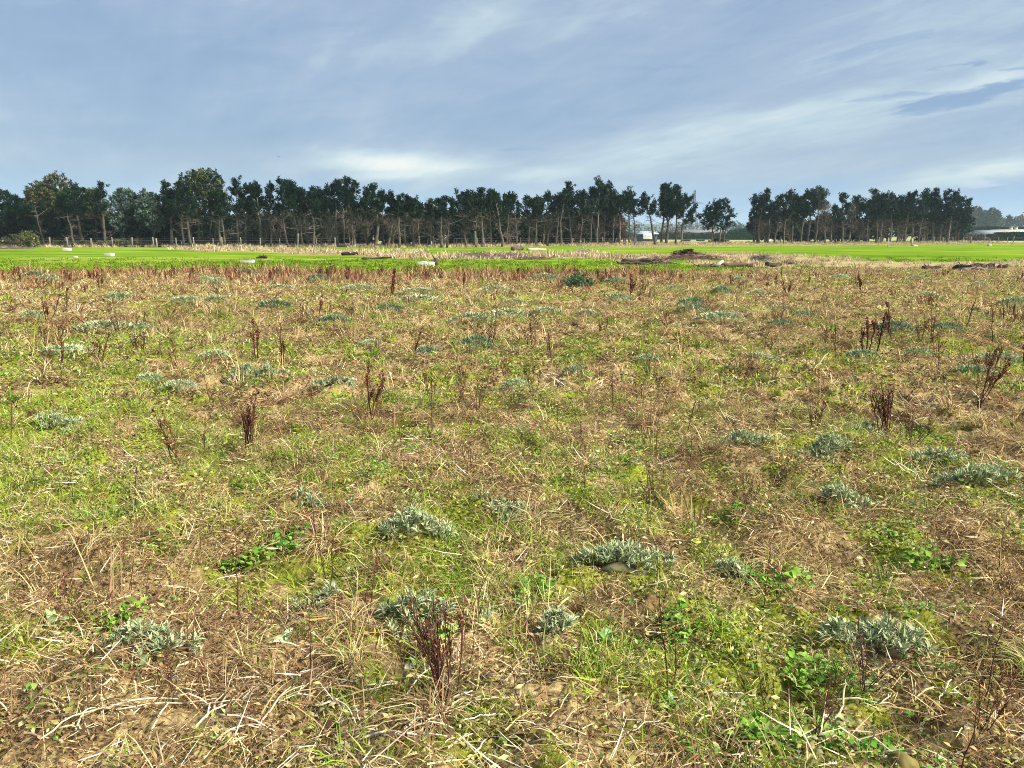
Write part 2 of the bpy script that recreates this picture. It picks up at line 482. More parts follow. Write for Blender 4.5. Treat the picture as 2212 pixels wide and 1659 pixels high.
def ground_mat():
    m = bpy.data.materials.new('ground_soil_and_turf'); m.use_nodes = True
    t = m.node_tree; t.nodes.clear(); q = NB(t)
    geo = q.new('ShaderNodeNewGeometry'); pos = geo.outputs['Position']
    A = {k: q.new('ShaderNodeAttribute', attribute_name=k).outputs['Fac'] for k in ('field', 'dry', 'far', 'green')}
    na, nb_, nc_ = q.noise(pos, 1.3, 6, 0.65), q.noise(pos, 9.0, 6, 0.65), q.noise(pos, 45.0, 5, 0.7)
    nd = q.noise(pos, 0.35, 4, 0.6)
    soil = q.ramp(nb_, [(0.30, (0.050, 0.030, 0.014)), (0.50, (0.105, 0.064, 0.028)), (0.70, (0.22, 0.15, 0.07))])
    thatch = q.ramp(nc_, [(0.30, (0.10, 0.065, 0.028)), (0.50, (0.32, 0.235, 0.105)), (0.70, (0.56, 0.44, 0.23))])
    moss = q.ramp(nc_, [(0.30, (0.055, 0.06, 0.010)), (0.5, (0.19, 0.21, 0.025)), (0.70, (0.38, 0.42, 0.07))])
    c = q.mix(q.smooth(na, 0.33, 0.54), soil, thatch)
    gm = q.smooth(q.m('ADD', A['green'], q.m('MULTIPLY', q.m('SUBTRACT', nb_, 0.5), 1.1)), 0.42, 0.66)
    c = q.mix(gm, c, moss)
    # paddock
    mp = q.new('ShaderNodeMapping'); mp.inputs['Scale'].default_value = (0.05, 0.24, 1.0)
    t.links.new(pos, mp.inputs[0])
    ns = q.m('ADD', q.m('MULTIPLY', q.noise(mp.outputs[0], 1.0, 6, 0.65), 0.75), q.m('MULTIPLY', q.noise(pos, 0.11, 4, 0.6), 0.25))
    turf = q.ramp(ns, [(0.38, (0.068, 0.145, 0.008)), (0.49, (0.140, 0.240, 0.012)), (0.60, (0.235, 0.315, 0.035))])
    turf = q.mix(q.m('MULTIPLY', q.smooth(q.noise(pos, 1.8, 6, 0.7), 0.52, 0.72), 0.45), turf, (0.34, 0.36, 0.11))
    dryc = q.ramp(q.m('ADD', q.m('MULTIPLY', nb_, 0.5), q.m('MULTIPLY', ns, 0.5)), [(0.32, (0.16, 0.105, 0.060)), (0.47, (0.32, 0.235, 0.125)), (0.62, (0.50, 0.42, 0.22))])
    pad = q.mix(A['dry'], turf, dryc)
    farc = q.ramp(q.noise(pos, 0.06, 5, 0.6), [(0.3, (0.21, 0.25, 0.09)), (0.55, (0.36, 0.36, 0.17)), (0.75, (0.20, 0.30, 0.06))])
    pad = q.mix(A['far'], pad, farc)
    c = q.mix(A['field'], pad, c)
    p = q.new('ShaderNodeBsdfPrincipled'); q.put(p.inputs['Base Color'], c)
    p.inputs['Roughness'].default_value = 1.0; p.inputs['Specular IOR Level'].default_value = 0.0
    bn = q.new('ShaderNodeBump'); bn.inputs['Strength'].default_value = 0.8; bn.inputs['Distance'].default_value = 0.02
    q.put(bn.inputs['Height'], q.m('ADD', nb_, q.m('MULTIPLY', nc_, 0.6)))
    t.links.new(bn.outputs[0], p.inputs['Normal'])
    o = q.new('ShaderNodeOutputMaterial'); t.links.new(p.outputs[0], o.inputs[0])
    return m

GROUND = ground()

# hills on the skyline
def hills():
    mb = MB(); n = 220
    xs = np.linspace(-2600, 3200, n)
    top = 22 + 30 * fbm(xs / 900, xs * 0 + 2, 7, 4) + 26 * sstep(xs, 900, 1500)
    rows = []
    for k, (f, yy) in enumerate(((0, 2300), (0.55, 2420), (1.0, 2600), (0.5, 2850), (-0.1, 3000))):
        rows.append(np.stack([xs, np.full(n, yy) + 30 * np.sin(xs / 210.0), top * f - 0.3 + (3 * fbm(xs / 60, xs * 0 + k, 8, 3) if 0 < f else 0)], -1))
    V = np.concatenate(rows); F = []
    for k in range(4):
        a = k * n + np.arange(n - 1)
        F += [np.stack([a, a + 1, a + n + 1], -1), np.stack([a, a + n + 1, a + n], -1)]
    mb.add(V, np.concatenate(F), pal(np.random.RandomState(2), len(V), [(0.05, 0.075, 0.05), (0.08, 0.10, 0.06)]))
    tag(mb.build('hills', 'stone', smooth=True), kind='structure')
hills()

# the air: pale even haze round everything
def haze():
    mb = MB(); mb.add(*box(-4300, 4300, -4300, 4300, -1.2, 86), (1, 1, 1))
    m = bpy.data.materials.new('haze'); m.use_nodes = True; t = m.node_tree; t.nodes.clear()
    v = t.nodes.new('ShaderNodeVolumePrincipled'); v.inputs['Color'].default_value = (0.62, 0.80, 1.0, 1)
    v.inputs['Density'].default_value = HAZE
    v.inputs['Anisotropy'].default_value = 0.0
    o = t.nodes.new('ShaderNodeOutputMaterial'); t.links.new(v.outputs[0], o.inputs['Volume'])
    tag(mb.build('haze', m), 'pale blue air haze softening the distant trees and hills', None, None, 'stuff')
HAZE = 0.0002
haze()

# ================================================================== TREES
BARK = [(0.125, 0.105, 0.088), (0.16, 0.137, 0.115), (0.09, 0.077, 0.066)]
def needles(mb, P, A, R, n, ln, w, cols, spread=0.9, taper=0.5, length=0.7):
    """foxtail sprays: n slivers round an axis A from each point P"""
    m = len(P)
    u = R.rand(m, n)
    a = norm(A)
    rnd = R.normal(size=(m, n, 3)); rad = norm(rnd - (rnd * a[:, None]).sum(-1, keepdims=True) * a[:, None])
    base = P[:, None] + a[:, None] * (u * length)[..., None] + rad * 0.06
    d = norm(a[:, None] * (0.55 + 0.5 * R.rand(m, n, 1)) + rad * spread)
    L = ln * (1 - taper * u) * (0.7 + 0.6 * R.rand(m, n))
    side = norm(np.cross(d, R.normal(size=(m, n, 3)))) * (w * 0.5)
    V = np.stack([base - side, base + side, base + d * L[..., None]], 2).reshape(-1, 3)
    F = np.arange(len(V)).reshape(-1, 3)
    c = np.repeat(cols, n * 3, 0) * np.repeat(0.8 + 0.4 * R.rand(m * n, 1), 3, 0)
    mb.add(V, F, c)

PINE = [(0.005, 0.019, 0.011), (0.008, 0.027, 0.014), (0.016, 0.040, 0.018), (0.006, 0.022, 0.012)]
PINE_PALE = [(0.05, 0.085, 0.06), (0.075, 0.11, 0.075), (0.04, 0.07, 0.05)]
OLIVE = [(0.10, 0.105, 0.030), (0.065, 0.080, 0.026), (0.035, 0.055, 0.022), (0.13, 0.125, 0.04)]
GUM = [(0.085, 0.125, 0.095), (0.12, 0.165, 0.125), (0.06, 0.095, 0.07)]
DEADC = [(0.115, 0.09, 0.072), (0.085, 0.067, 0.053), (0.15, 0.12, 0.095)]

def stem_path(R, H, lean, wob, n=9, start=(0, 0, 0)):
    t = np.linspace(0, 1, n)
    wx, wy = np.cumsum(R.normal(size=n) * wob), np.cumsum(R.normal(size=n) * wob)
    return np.stack([start[0] + lean * t ** 1.3 + wx - wx[0], start[1] + wy - wy[0], start[2] + H * t], -1)

def branch_path(R, p, az, L, up0, up1, n=5):
    pts = [np.array(p, float)]
    for i in range(n - 1):
        e = up0 + (up1 - up0) * (i + 0.5) / (n - 1)
        a2 = az + R.normal() * 0.18
        pts.append(pts[-1] + np.array([math.cos(a2) * math.cos(e), math.sin(a2) * math.cos(e), math.sin(e)]) * L / (n - 1))
    return np.array(pts)

def make_pine(R, H, Wd, cb, lean=0.0, fork=0, cols=PINE, dens=1.0, dead=1.0, flat=False, r0=None, bias=0.0):
    tr, cr = MB(), MB()
    r0 = r0 or (0.10 + 0.011 * H) * (0.8 + 0.4 * R.rand())
    stems = []; wind = R.rand() * 6.283
    if fork:
        hf = H * (0.22 + 0.22 * R.rand())
        base = stem_path(R, hf, lean * hf / H, 0.07, 5)
        tr.add(*tube(base, np.linspace(r0 * 1.15, r0 * 0.9, 5), 6), pal(R, 30, BARK, 0.1)[0])
        for k in range(fork):
            hh = (H - hf) * (1.0 if k == 0 else 0.72 + 0.25 * R.rand())
            off = (k - (fork - 1) / 2) * Wd * 0.32
            stems.append((stem_path(R, hh, lean * 0.6 + off, 0.10, 8, base[-1]), r0 * 0.62))
    else:
        stems.append((stem_path(R, H, lean, 0.09, 10), r0))
    P, A, C = [], [], []
    for path, rr in stems:
        n = len(path)
        tr.add(*tube(path, rr * (np.linspace(1.1, 0.12, n)), 6), pal(R, 1, BARK, 0.15)[0])
        zb, zt = path[0, 2], path[-1, 2]
        z0 = max(cb, zb + 0.3)
        def atz(z): return np.array([np.interp(z, path[:, 2], path[:, k]) for k in range(3)])
        # living whorls
        z = z0
        while z < zt - 0.25:
            f = (z - z0) / max(zt - z0, 0.1)
            prof = (0.70 + 0.45 * math.sin(math.pi * min(1, f * 1.2 + 0.12))) * (1 - f) ** 0.75 + 0.10
            if flat: prof = 0.6 + 0.4 * f
            for k in range(R.randint(3, 6)):
                if R.rand() < 0.14: continue
                ba0 = R.rand() * 6.283
                L = Wd * 0.5 * prof * (0.35 + 1.0 * R.rand() ** 1.2) * (1 + 0.35 * math.cos(ba0 - wind))
                ba = ba0
                if bias: L *= 1 - bias * math.cos(ba)
                br = branch_path(R, atz(z + R.rand() * 0.3), ba, L, (0.10 + 0.25 * R.rand() + 0.35 * f) * (1 - 0.6 * bias), (0.45 + 0.45 * R.rand() + 0.2 * f) * (1 - 0.5 * bias), 5)
                tr.add(*tube(br, np.linspace(0.055, 0.015, 5), 3, False), BARK[2])
                m = max(3, int(L * 4.2 * dens))
                for q in np.sort(0.30 + 0.70 * R.rand(m)):
                    i = q * 4; i0 = min(3, int(i)); pt = br[i0] + (br[i0 + 1] - br[i0]) * (i - i0)
                    P.append(pt + R.normal(size=3) * 0.14)
                    A.append(np.array([R.normal() * 0.45, R.normal() * 0.45, 1.0]) + norm(br[i0 + 1] - br[i0]) * 0.5)
            z += 0.42 + 0.30 * R.rand()
        for k in range(7):
            P.append(path[-1] - np.array([0, 0, 0.24 * k - 0.05]) + R.normal(size=3) * (0.05 + 0.03 * k)); A.append(np.array([R.normal() * .2, R.normal() * .2, 1]))
        if bias:
            for k in range(9):
                br = branch_path(R, atz(z0 + (zt - z0) * 0.8 * R.rand()), math.pi + R.normal() * 0.35, Wd * (0.45 + 0.5 * R.rand()), -0.1 + 0.3 * R.rand(), 0.35 + 0.4 * R.rand(), 6)
                tr.add(*tube(br, np.linspace(0.09, 0.02, 6), 4, False), BARK[2])
                for q in np.sort(0.35 + 0.65 * R.rand(26)):
                    i = q * 5; i0 = min(4, int(i)); P.append(br[i0] + (br[i0 + 1] - br[i0]) * (i - i0) + R.normal(size=3) * 0.16)
                    A.append(np.array([R.normal() * 0.4 - 0.4, R.normal() * 0.45, 1.0]))
        # dead lower branches
        if dead > 0:
            for k in range(int(14 * dead)):
                zz = H * 0.12 + (z0 + 0.8 - H * 0.12) * R.rand() ** 0.8
                if zz < zb: continue
                L = 0.7 + 1.9 * R.rand()
                br = branch_path(R, atz(zz), R.rand() * 6.283, L, R.normal() * 0.35 + 0.15, R.normal() * 0.5 + 0.3, 5)
                tr.add(*tube(br, np.linspace(0.05, 0.016, 5), 3, False), pal(R, 1, BARK, 0.25)[0] * 0.95)
                nt_ = R.randint(6, 13)
                pts = br[R.randint(1, 5, nt_)] + R.normal(size=(nt_, 3)) * 0.1
                d = norm(R.normal(size=(nt_, 3)) + np.array([0, 0, 0.2])); sd = norm(np.cross(d, R.normal(size=(nt_, 3)))) * 0.016
                ll = (0.35 + 0.7 * R.rand(nt_, 1))
                V = np.stack([pts - sd, pts + sd, pts + d * ll], 1).reshape(-1, 3)
                tr.add(V, np.arange(len(V)).reshape(-1, 3), np.repeat(pal(R, nt_, BARK, 0.3), 3, 0))
    P, A = np.array(P), np.array(A)
    c = pal(R, len(P), cols, 0.25)
    needles(cr, P, A, R, 15, 0.46, 0.14, c, 0.95, 0.45, 0.6)
    return tr, cr

def make_bushy(R, H, Wd, cb, cols, n_lobe=9, clumps=520, droop=False, peak=0.5, stems=3, nn=12, ln=0.42, w=0.16, hollow=0.55):
    """dense rounded crown from many leafy clumps over several lobes, on a few trunks"""
    tr, cr = MB(), MB()
    for k in range(stems):
        off = (k - (stems - 1) / 2) * Wd * 0.16
        p = stem_path(R, H * 0.8, off * 0.7 + R.normal() * 0.2, 0.10, 8, (off, R.normal() * 0.4, 0))
        tr.add(*tube(p, np.linspace(0.24 if stems < 3 else 0.19, 0.04, 8), 6), pal(R, 1, BARK, 0.2)[0])
        for j in range(9):
            zz = 1.0 + R.rand() * (H * 0.55)
            q = np.array([np.interp(zz, p[:, 2], p[:, i]) for i in range(3)])
            br = branch_path(R, q, R.rand() * 6.283, Wd * (0.15 + 0.25 * R.rand()), 0.3 + R.normal() * 0.3, 0.7, 5)
            tr.add(*tube(br, np.linspace(0.06, 0.015, 5), 3, False), pal(R, 1, BARK, 0.2)[0])
    Hc = H - cb
    lob = []
    lob.append((np.array([0, 0, cb + Hc * 0.47]), np.array([Wd * 0.40, Wd * 0.34, Hc * 0.50])))
    for k in range(n_lobe):
        a = R.rand() * 6.283; f = R.rand()
        rr = Wd * 0.5 * (1 - 0.55 * f ** 1.6) * 0.72
        sz = Wd * (0.16 + 0.12 * R.rand())
        lob.append((np.array([math.cos(a) * rr, math.sin(a) * rr * 0.8, cb + Hc * (0.12 + 0.74 * f)]), np.array([sz, sz, sz * (0.8 + 0.6 * R.rand())])))
    vol = np.array([l[1].prod() ** (2 / 3.) for l in lob]); pick = R.choice(len(lob), clumps, p=vol / vol.sum())
    ctr = np.array([l[0] for l in lob])[pick]; rad = np.array([l[1] for l in lob])[pick]
    d = norm(R.normal(size=(clumps, 3))); u = (hollow + (1 - hollow) * R.rand(clumps, 1)) ** 0.6
    P = ctr + d * rad * u
    P[:, 2] = np.maximum(P[:, 2], cb * 0.8)
    A = d + (np.array([0, 0, -0.7]) if droop else np.array([0, 0, 0.8])) + R.normal(size=(clumps, 3)) * 0.3
    c = pal(R, clumps, cols, 0.25)
    needles(cr, P, A, R, nn, ln, w, c, 0.9, 0.3, 0.45)
    return tr, cr

def make_bare(R, H, Wd, cols=DEADC, twigs=900):
    tr, cr = MB(), MB()
    ends = []
    for k in range(R.randint(2, 4)):
        p = stem_path(R, H * (0.75 + 0.25 * R.rand()), (R.rand() - 0.5) * Wd * 0.6, 0.10, 9)
        tr.add(*tube(p, np.linspace(0.15, 0.02, 9), 5), pal(R, 1, BARK, 0.2)[0])
        for j in range(16):
            zz = H * 0.22 + R.rand() * H * 0.72
            q = np.array([np.interp(zz, p[:, 2], p[:, i]) for i in range(3)])
            br = branch_path(R, q, R.rand() * 6.283, Wd * (0.2 + 0.3 * R.rand()), 0.4, 1.0, 5)
            tr.add(*tube(br, np.linspace(0.05, 0.012, 5), 3, False), pal(R, 1, cols, 0.2)[0]); ends.append(br)
    E = np.concatenate([e[2:] for e in ends]); idx = R.randint(len(E), size=twigs)
    pts = E[idx] + R.normal(size=(twigs, 3)) * 0.2
    d = norm(R.normal(size=(twigs, 3)) * 0.7 + np.array([0, 0, 0.8])); sd = norm(np.cross(d, R.normal(size=(twigs, 3)))) * 0.022
    V = np.stack([pts - sd, pts + sd, pts + d * (0.4 + 0.6 * R.rand(twigs, 1))], 1).reshape(-1, 3)
    cr.add(V, np.arange(len(V)).reshape(-1, 3), np.repeat(pal(R, twigs, cols, 0.3), 3, 0))
    return tr, cr

ROWD = lambda x: float(np.interp(x, [0, 1000, 1106, 1400, 1550, 1850, 2090, 2300], [112, 110, 118, 133, 146, 156, 172, 182]))
def plant_tree(name, xb, ytop, wpx, ycb, kind, label, group, xt=None, dD=0.0, seed=0, cat='tree', **kw):
    R = np.random.RandomState(1000 + seed)
    D = ROWD(xb) + dD
    X, Y, _ = at_depth(xb, 520, D)
    H = at_depth(xb, ytop, D)[2]; cb = max(0.3, at_depth(xb, ycb, D)[2]); Wd = wpx / FPX * D * (1.15 * R.uniform(0.8, 1.5) if kind == 'pine' else 1.0)
    lean = ((xt if xt is not None else xb) - xb) / FPX * D
    if kind == 'pine': tr, cr = make_pine(R, H, Wd, cb, lean, **kw)
    elif kind == 'bare': tr, cr = make_bare(R, H, Wd, **kw)
    else: tr, cr = make_bushy(R, H, Wd, cb, **kw)
    t = thing(name, label, cat, (X, Y, float(height(X, Y)) - 0.05), group)
    tr.build('trunk', 'bark', t)
    cr.build('crown', 'needle' if kind != 'bare' else 'stem', t)
    return t

ORD = ['first', 'second', 'third', 'fourth', 'fifth', 'sixth', 'seventh', 'eighth', 'ninth', 'tenth', 'eleventh', 'twelfth', 'thirteenth', 'fourteenth', 'fifteenth',
       'sixteenth', 'seventeenth', 'eighteenth', 'nineteenth', 'twentieth', 'twenty-first', 'twenty-second', 'twenty-third', 'twenty-fourth', 'twenty-fifth']
BELT = 'trees of the shelter belt along the far fence'
# named trees that stand out
plant_tree('pine_tree', 97, 440, 104, 468, 'pine', 'windswept dark pine leaning out over the open gap at the belt\'s left end', BELT, xt=88, seed=1, dead=0.8, flat=True, bias=0.75, dens=1.3)
plant_tree('conifer_tree', 118, 396, 98, 455, 'bushy', 'wide rounded olive conifer crown behind the windswept leaning pine', BELT, dD=5, seed=2, cols=OLIVE, clumps=700, stems=2)
plant_tree('conifer_tree', 206, 409, 52, 470, 'bushy', 'small olive conifer tucked just before the dark spire-topped pine', BELT, dD=5, seed=3, cols=OLIVE, clumps=420, stems=2)
plant_tree('pine_tree', 225, 400, 60, 462, 'pine', 'pine with a thin dark spire standing above the olive crowns', BELT, seed=4, dead=1.2)
plant_tree('gum_tree', 268, 408, 62, 490, 'bushy', 'wide grey green gum tree just right of the spire-topped pine', BELT, dD=3, seed=5, cols=GUM, clumps=520, droop=True, stems=2, w=0.2)
plant_tree('gum_tree', 330, 413, 56, 490, 'bushy', 'grey green gum tree with a leaning pale trunk beside the big rounded conifer', BELT, dD=2, seed=6, cols=GUM, clumps=460, droop=True, stems=1, w=0.2)
plant_tree('conifer_tree', 441, 379, 104, 462, 'bushy', 'tallest and widest rounded conifer of the belt with olive tinted top', BELT, dD=3, seed=7, cols=OLIVE + PINE, clumps=950, stems=4, n_lobe=12)
plant_tree('bare_tree', 927, 436, 26, 470, 'bare', 'pale leafless tree top showing in the low dip of the belt', BELT, dD=6, seed=8)
plant_tree('pine_tree', 1290, 389, 46, 462, 'pine', 'pine with the highest thin pale leader in the middle of the belt', BELT, seed=9, dead=1.2, cols=PINE + PINE_PALE)
plant_tree('pine_tree', 1552, 436, 66, 492, 'bushy', 'lone bushy pine standing by itself in the gap of the belt', BELT, seed=10, cols=PINE, clumps=430, stems=3, n_lobe=12, nn=15, ln=0.5, w=0.14, hollow=0.35)
plant_tree('pine_tree', 1761, 407, 36, 455, 'pine', 'pale thin topped pine rising highest in the stand right of the gap', BELT, seed=11, cols=PINE_PALE, dens=0.8)
plant_tree('bare_tree', 1782, 436, 40, 470, 'bare', 'leafless greyish tree next to the pale topped pine right of the gap', BELT, seed=12)
plant_tree('bare_tree', 1834, 430, 44, 470, 'bare', 'brown leafless tree in the middle of the stand right of the gap', BELT, seed=13)
plant_tree('conifer_tree', 2064, 418, 54, 500, 'bushy', 'dense dark conifer closing the belt at its right end', BELT, seed=14, cols=PINE, clumps=620, stems=2)

def seg(trees, fmt, order, start_seed):
    for k, (xb, ytop, w, ycb, xt, fork) in enumerate(trees):
        R = random.Random(start_seed + k)
        plant_tree('pine_tree', xb, ytop, w, ycb, 'pine', fmt.format((ORD[k] if order > 0 else ORD[len(trees) - 1 - k])), BELT, xt=xt, dD=R.uniform(-2.5, 3.5), seed=start_seed + k, fork=fork, dead=R.uniform(0.9, 1.5), dens=R.uniform(0.95, 1.3))
# pines between spire pine and the big rounded conifer
seg([(158, 424, 46, 470, 150, 0), (181, 408, 50, 468, 169, 0)], '{} dark trunked pine under the olive crown before the spire-topped pine', 1, 100)
seg([(305, 428, 44, 474, 300, 0), (372, 397, 46, 472, 374, 2), (396, 402, 48, 468, 400, 0), (412, 410, 44, 470, 412, 0)], '{} slim pine right of the spire-topped pine and before the widest rounded conifer\'s middle', 1, 110)
seg([(475, 415, 50, 474, 470, 0), (484, 420, 46, 472, 486, 0), (515, 392, 44, 455, 510, 0), (530, 420, 40, 465, 537, 2), (566, 400, 48, 460, 566, 0), (584, 401, 46, 462, 585, 0), (620, 390, 50, 462, 611, 0),
     (642, 398, 44, 462, 645, 2), (654, 414, 40, 465, 660, 0), (677, 424, 44, 468, 668, 0), (697, 412, 46, 464, 692, 2), (714, 404, 44, 462, 709, 0), (728, 401, 44, 462, 724, 0), (742, 394, 40, 458, 738, 0)],
    '{} pine of the row counted rightward from the widest rounded conifer', 1, 130)
seg([(766, 390, 44, 458, 756, 2), (796, 416, 42, 462, 794, 0), (812, 404, 34, 462, 816, 2), (830, 419, 42, 464, 827, 0), (838, 420, 42, 468, 842, 0), (862, 430, 42, 468, 860, 0), (877, 428, 40, 470, 881, 0),
     (893, 434, 38, 472, 890, 0), (906, 437, 40, 474, 902, 2), (936, 449, 46, 480, 932, 0)], '{} pine counted toward the left from the dip with the leafless tree top', -1, 160)
seg([(954, 436, 44, 470, 960, 0), (965, 434, 40, 470, 972, 0), (1008, 424, 46, 466, 1002, 0), (1028, 418, 46, 466, 1020, 2), (1043, 414, 48, 470, 1041, 0), (1060, 416, 46, 472, 1057, 0), (1084, 417, 46, 472, 1077, 0),
     (1096, 428, 46, 474, 1096, 0), (1116, 423, 46, 474, 1113, 0), (1140, 430, 46, 476, 1139, 0), (1158, 432, 42, 476, 1156, 0), (1172, 419, 40, 462, 1178, 0), (1200, 422, 42, 464, 1202, 0), (1212, 416, 40, 464, 1216, 0),
     (1231, 401, 48, 464, 1229, 0), (1252, 419, 44, 466, 1256, 0), (1274, 409, 44, 464, 1274, 0)], '{} pine counted toward the left from the highest pale leader', -1, 200)
seg([(1304, 401, 44, 458, 1306, 0), (1322, 409, 46, 464, 1318, 2), (1340, 428, 44, 474, 1340, 0), (1361, 420, 42, 464, 1358, 0), (1373, 436, 36, 470, 1372, 0), (1414, 421, 44, 466, 1396, 0), (1428, 405, 44, 462, 1426, 0),
     (1440, 401, 52, 474, 1445, 2), (1460, 419, 44, 474, 1462, 0), (1471, 430, 46, 486, 1476, 0)], '{} pine counted rightward from the highest pale leader', 1, 240)
seg([(1628, 424, 44, 476, 1624, 0), (1640, 424, 44, 478, 1641, 0), (1659, 415, 42, 474, 1658, 0), (1673, 424, 44, 480, 1682, 0), (1692, 428, 46, 478, 1690, 0), (1710, 416, 46, 476, 1709, 2), (1728, 417, 42, 472, 1732, 0), (1744, 413, 42, 468, 1748, 2)],
    '{} pine rightward of the gap in the stand beyond the lone pine', 1, 270)
seg([(1798, 450, 40, 486, 1800, 0), (1818, 421, 36, 464, 1816, 0), (1850, 432, 46, 482, 1848, 0), (1872, 440, 44, 484, 1870, 0), (1893, 414, 44, 476, 1891, 2), (1904, 428, 44, 480, 1908, 0), (1922, 420, 44, 480, 1920, 0), (1938, 430, 46, 482, 1938, 0),
     (1954, 422, 46, 482, 1954, 0), (1970, 417, 44, 484, 1970, 0), (1984, 424, 44, 488, 1984, 0), (2000, 412, 46, 482, 1999, 2), (2014, 410, 46, 482, 2014, 0), (2031, 417, 44, 486, 2031, 0), (2046, 418, 46, 490, 2048, 0)],
    '{} pine counted leftward from the dense dark conifer at the right end', -1, 300)

# rear rows that fill the belt: each a tree of its own, hardly seen between the trunks
Rr = random.Random(5)
for k in range(52):
    x = 20 + k * 26.2 + Rr.uniform(-8, 8)
    if x > 1340: break
    yt = Rr.uniform(446, 466) if x > 250 else Rr.uniform(430, 455)
    plant_tree('conifer_tree', x, yt, Rr.uniform(56, 74), 527, 'bushy', 'low dark conifer mostly hidden behind the front row of pine trunks', 'hidden rear row of the shelter belt', dD=Rr.uniform(8, 16) if x > 380 else Rr.uniform(3, 9), seed=400 + k,
               cols=PINE + [(0.03, 0.036, 0.026)], clumps=420, stems=1, n_lobe=9, nn=9, ln=0.6, w=0.28)
for k in range(20):
    x = 1640 + k * 21.5 + Rr.uniform(-7, 7)
    plant_tree('conifer_tree', x, Rr.uniform(455, 478), Rr.uniform(40, 54), Rr.uniform(512, 520), 'bushy', 'small grey green conifer half hidden behind trunks right of the gap', 'hidden rear row right of the gap', dD=Rr.uniform(9, 18), seed=480 + k,
               cols=PINE + [(0.07, 0.075, 0.06)], clumps=220, stems=1, n_lobe=6, nn=9, ln=0.6, w=0.28)
for k, x in enumerate((560, 600, 633, 668, 705, 760, 800, 852, 905, 950, 1000, 1050, 1105, 1150, 1190, 1245, 1300, 1350)):
    plant_tree('bare_tree', x + Rr.uniform(-9, 9), Rr.uniform(468, 484), Rr.uniform(30, 46), 500, 'bare', 'leafless grey brown understorey tree among the pine trunks', 'leafless understorey trees among the trunks', dD=Rr.uniform(1, 7), seed=520 + k, twigs=420)
for k, x in enumerate((1650, 1700, 1770, 1800, 1860, 1905, 1950, 1990, 2030)):
    plant_tree('bare_tree', x + Rr.uniform(-6, 6), Rr.uniform(470, 484), Rr.uniform(30, 44), 500, 'bare', 'leafless brown understorey tree in the stand right of the gap', 'leafless understorey trees right of the gap', dD=Rr.uniform(1, 6), seed=545 + k, twigs=420)

# shrubs at the foot of the belt
def shrub(x, ytop, wpx, D, cols, label, seed, name='shrub', ln=0.3, w=0.13, clumps=140, bare=False, group=None):
    R = np.random.RandomState(seed)
    X, Y, _ = at_depth(x, 520, D); H = max(0.5, at_depth(x, ytop, D)[2]); Wd = wpx / FPX * D
    t = thing(name, label, 'shrub', (X, Y, float(height(X, Y))), group)
    tr, cr = MB(), MB()
    for k in range(5):
        br = branch_path(R, (0, 0, 0), R.rand() * 6.28, H * 0.7, 1.0, 1.2, 4); tr.add(*tube(br, np.linspace(0.03, 0.01, 4), 4), BARK[0])
    n = clumps
    d = norm(R.normal(size=(n, 3))); d[:, 2] = np.abs(d[:, 2])
    P = d * np.array([Wd / 2, min(Wd / 2, H * 0.8), H * 0.92]) * ((0.5 + 0.5 * R.rand(n, 1)) ** 0.5) * (0.75 + 0.4 * vnoise(d[:, :1] * 3 + seed, d[:, 1:2] * 3))
    needles(cr, P, d + np.array([0, 0, 0.7]), R, 12, ln, w, pal(R, n, cols, 0.3), 0.9, 0.3, 0.25)
    tr.build('stem', 'bark', t); cr.build('foliage', 'needle', t)
    return t
SCR = [(0.10, 0.105, 0.05), (0.075, 0.085, 0.045), (0.13, 0.12, 0.065)]
shrub(28, 507, 80, 107, SCR, 'low olive shrub at the far left end below the leaning pine', 601)
shrub(62, 497, 42, 108, [(0.14, 0.16, 0.055), (0.10, 0.12, 0.045)], 'rounded yellow green shrub at the foot of the leaning pine', 602)
shrub(10, 474, 60, 122, PINE + GUM, 'dark green tree-like shrub closing the left edge of the belt', 603, clumps=240)
for k, (x, yt, w_) in enumerate(((130, 521, 60), (178, 522, 50), (225, 522, 46), (262, 518, 46), (296, 516, 54), (328, 520, 40))):
    shrub(x, yt, w_, 111.5, SCR, '{} clump of the low grey olive scrub along the left fence'.format(ORD[k]), 610 + k, group='scrub along the left fence')
shrub(438, 521, 60, 114, SCR, 'low grey scrub below the widest rounded conifer', 620)
shrub(545, 520, 50, 114, [(0.06, 0.05, 0.045), (0.09, 0.075, 0.06)], 'low dark brown scrub right of the widest rounded conifer', 621)
shrub(1135, 505, 46, 128, PINE, 'dark low bush behind trunks below the dense middle pines', 622, clumps=200)
shrub(1008, 492, 46, 122, [(0.05, 0.085, 0.055), (0.07, 0.10, 0.06)], 'grey green bush glimpsed behind trunks above the lean-to shed', 623, clumps=220)
shrub(1552, 515, 30, 150, PINE, 'small dark bush at the foot of the lone pine', 624, clumps=90)

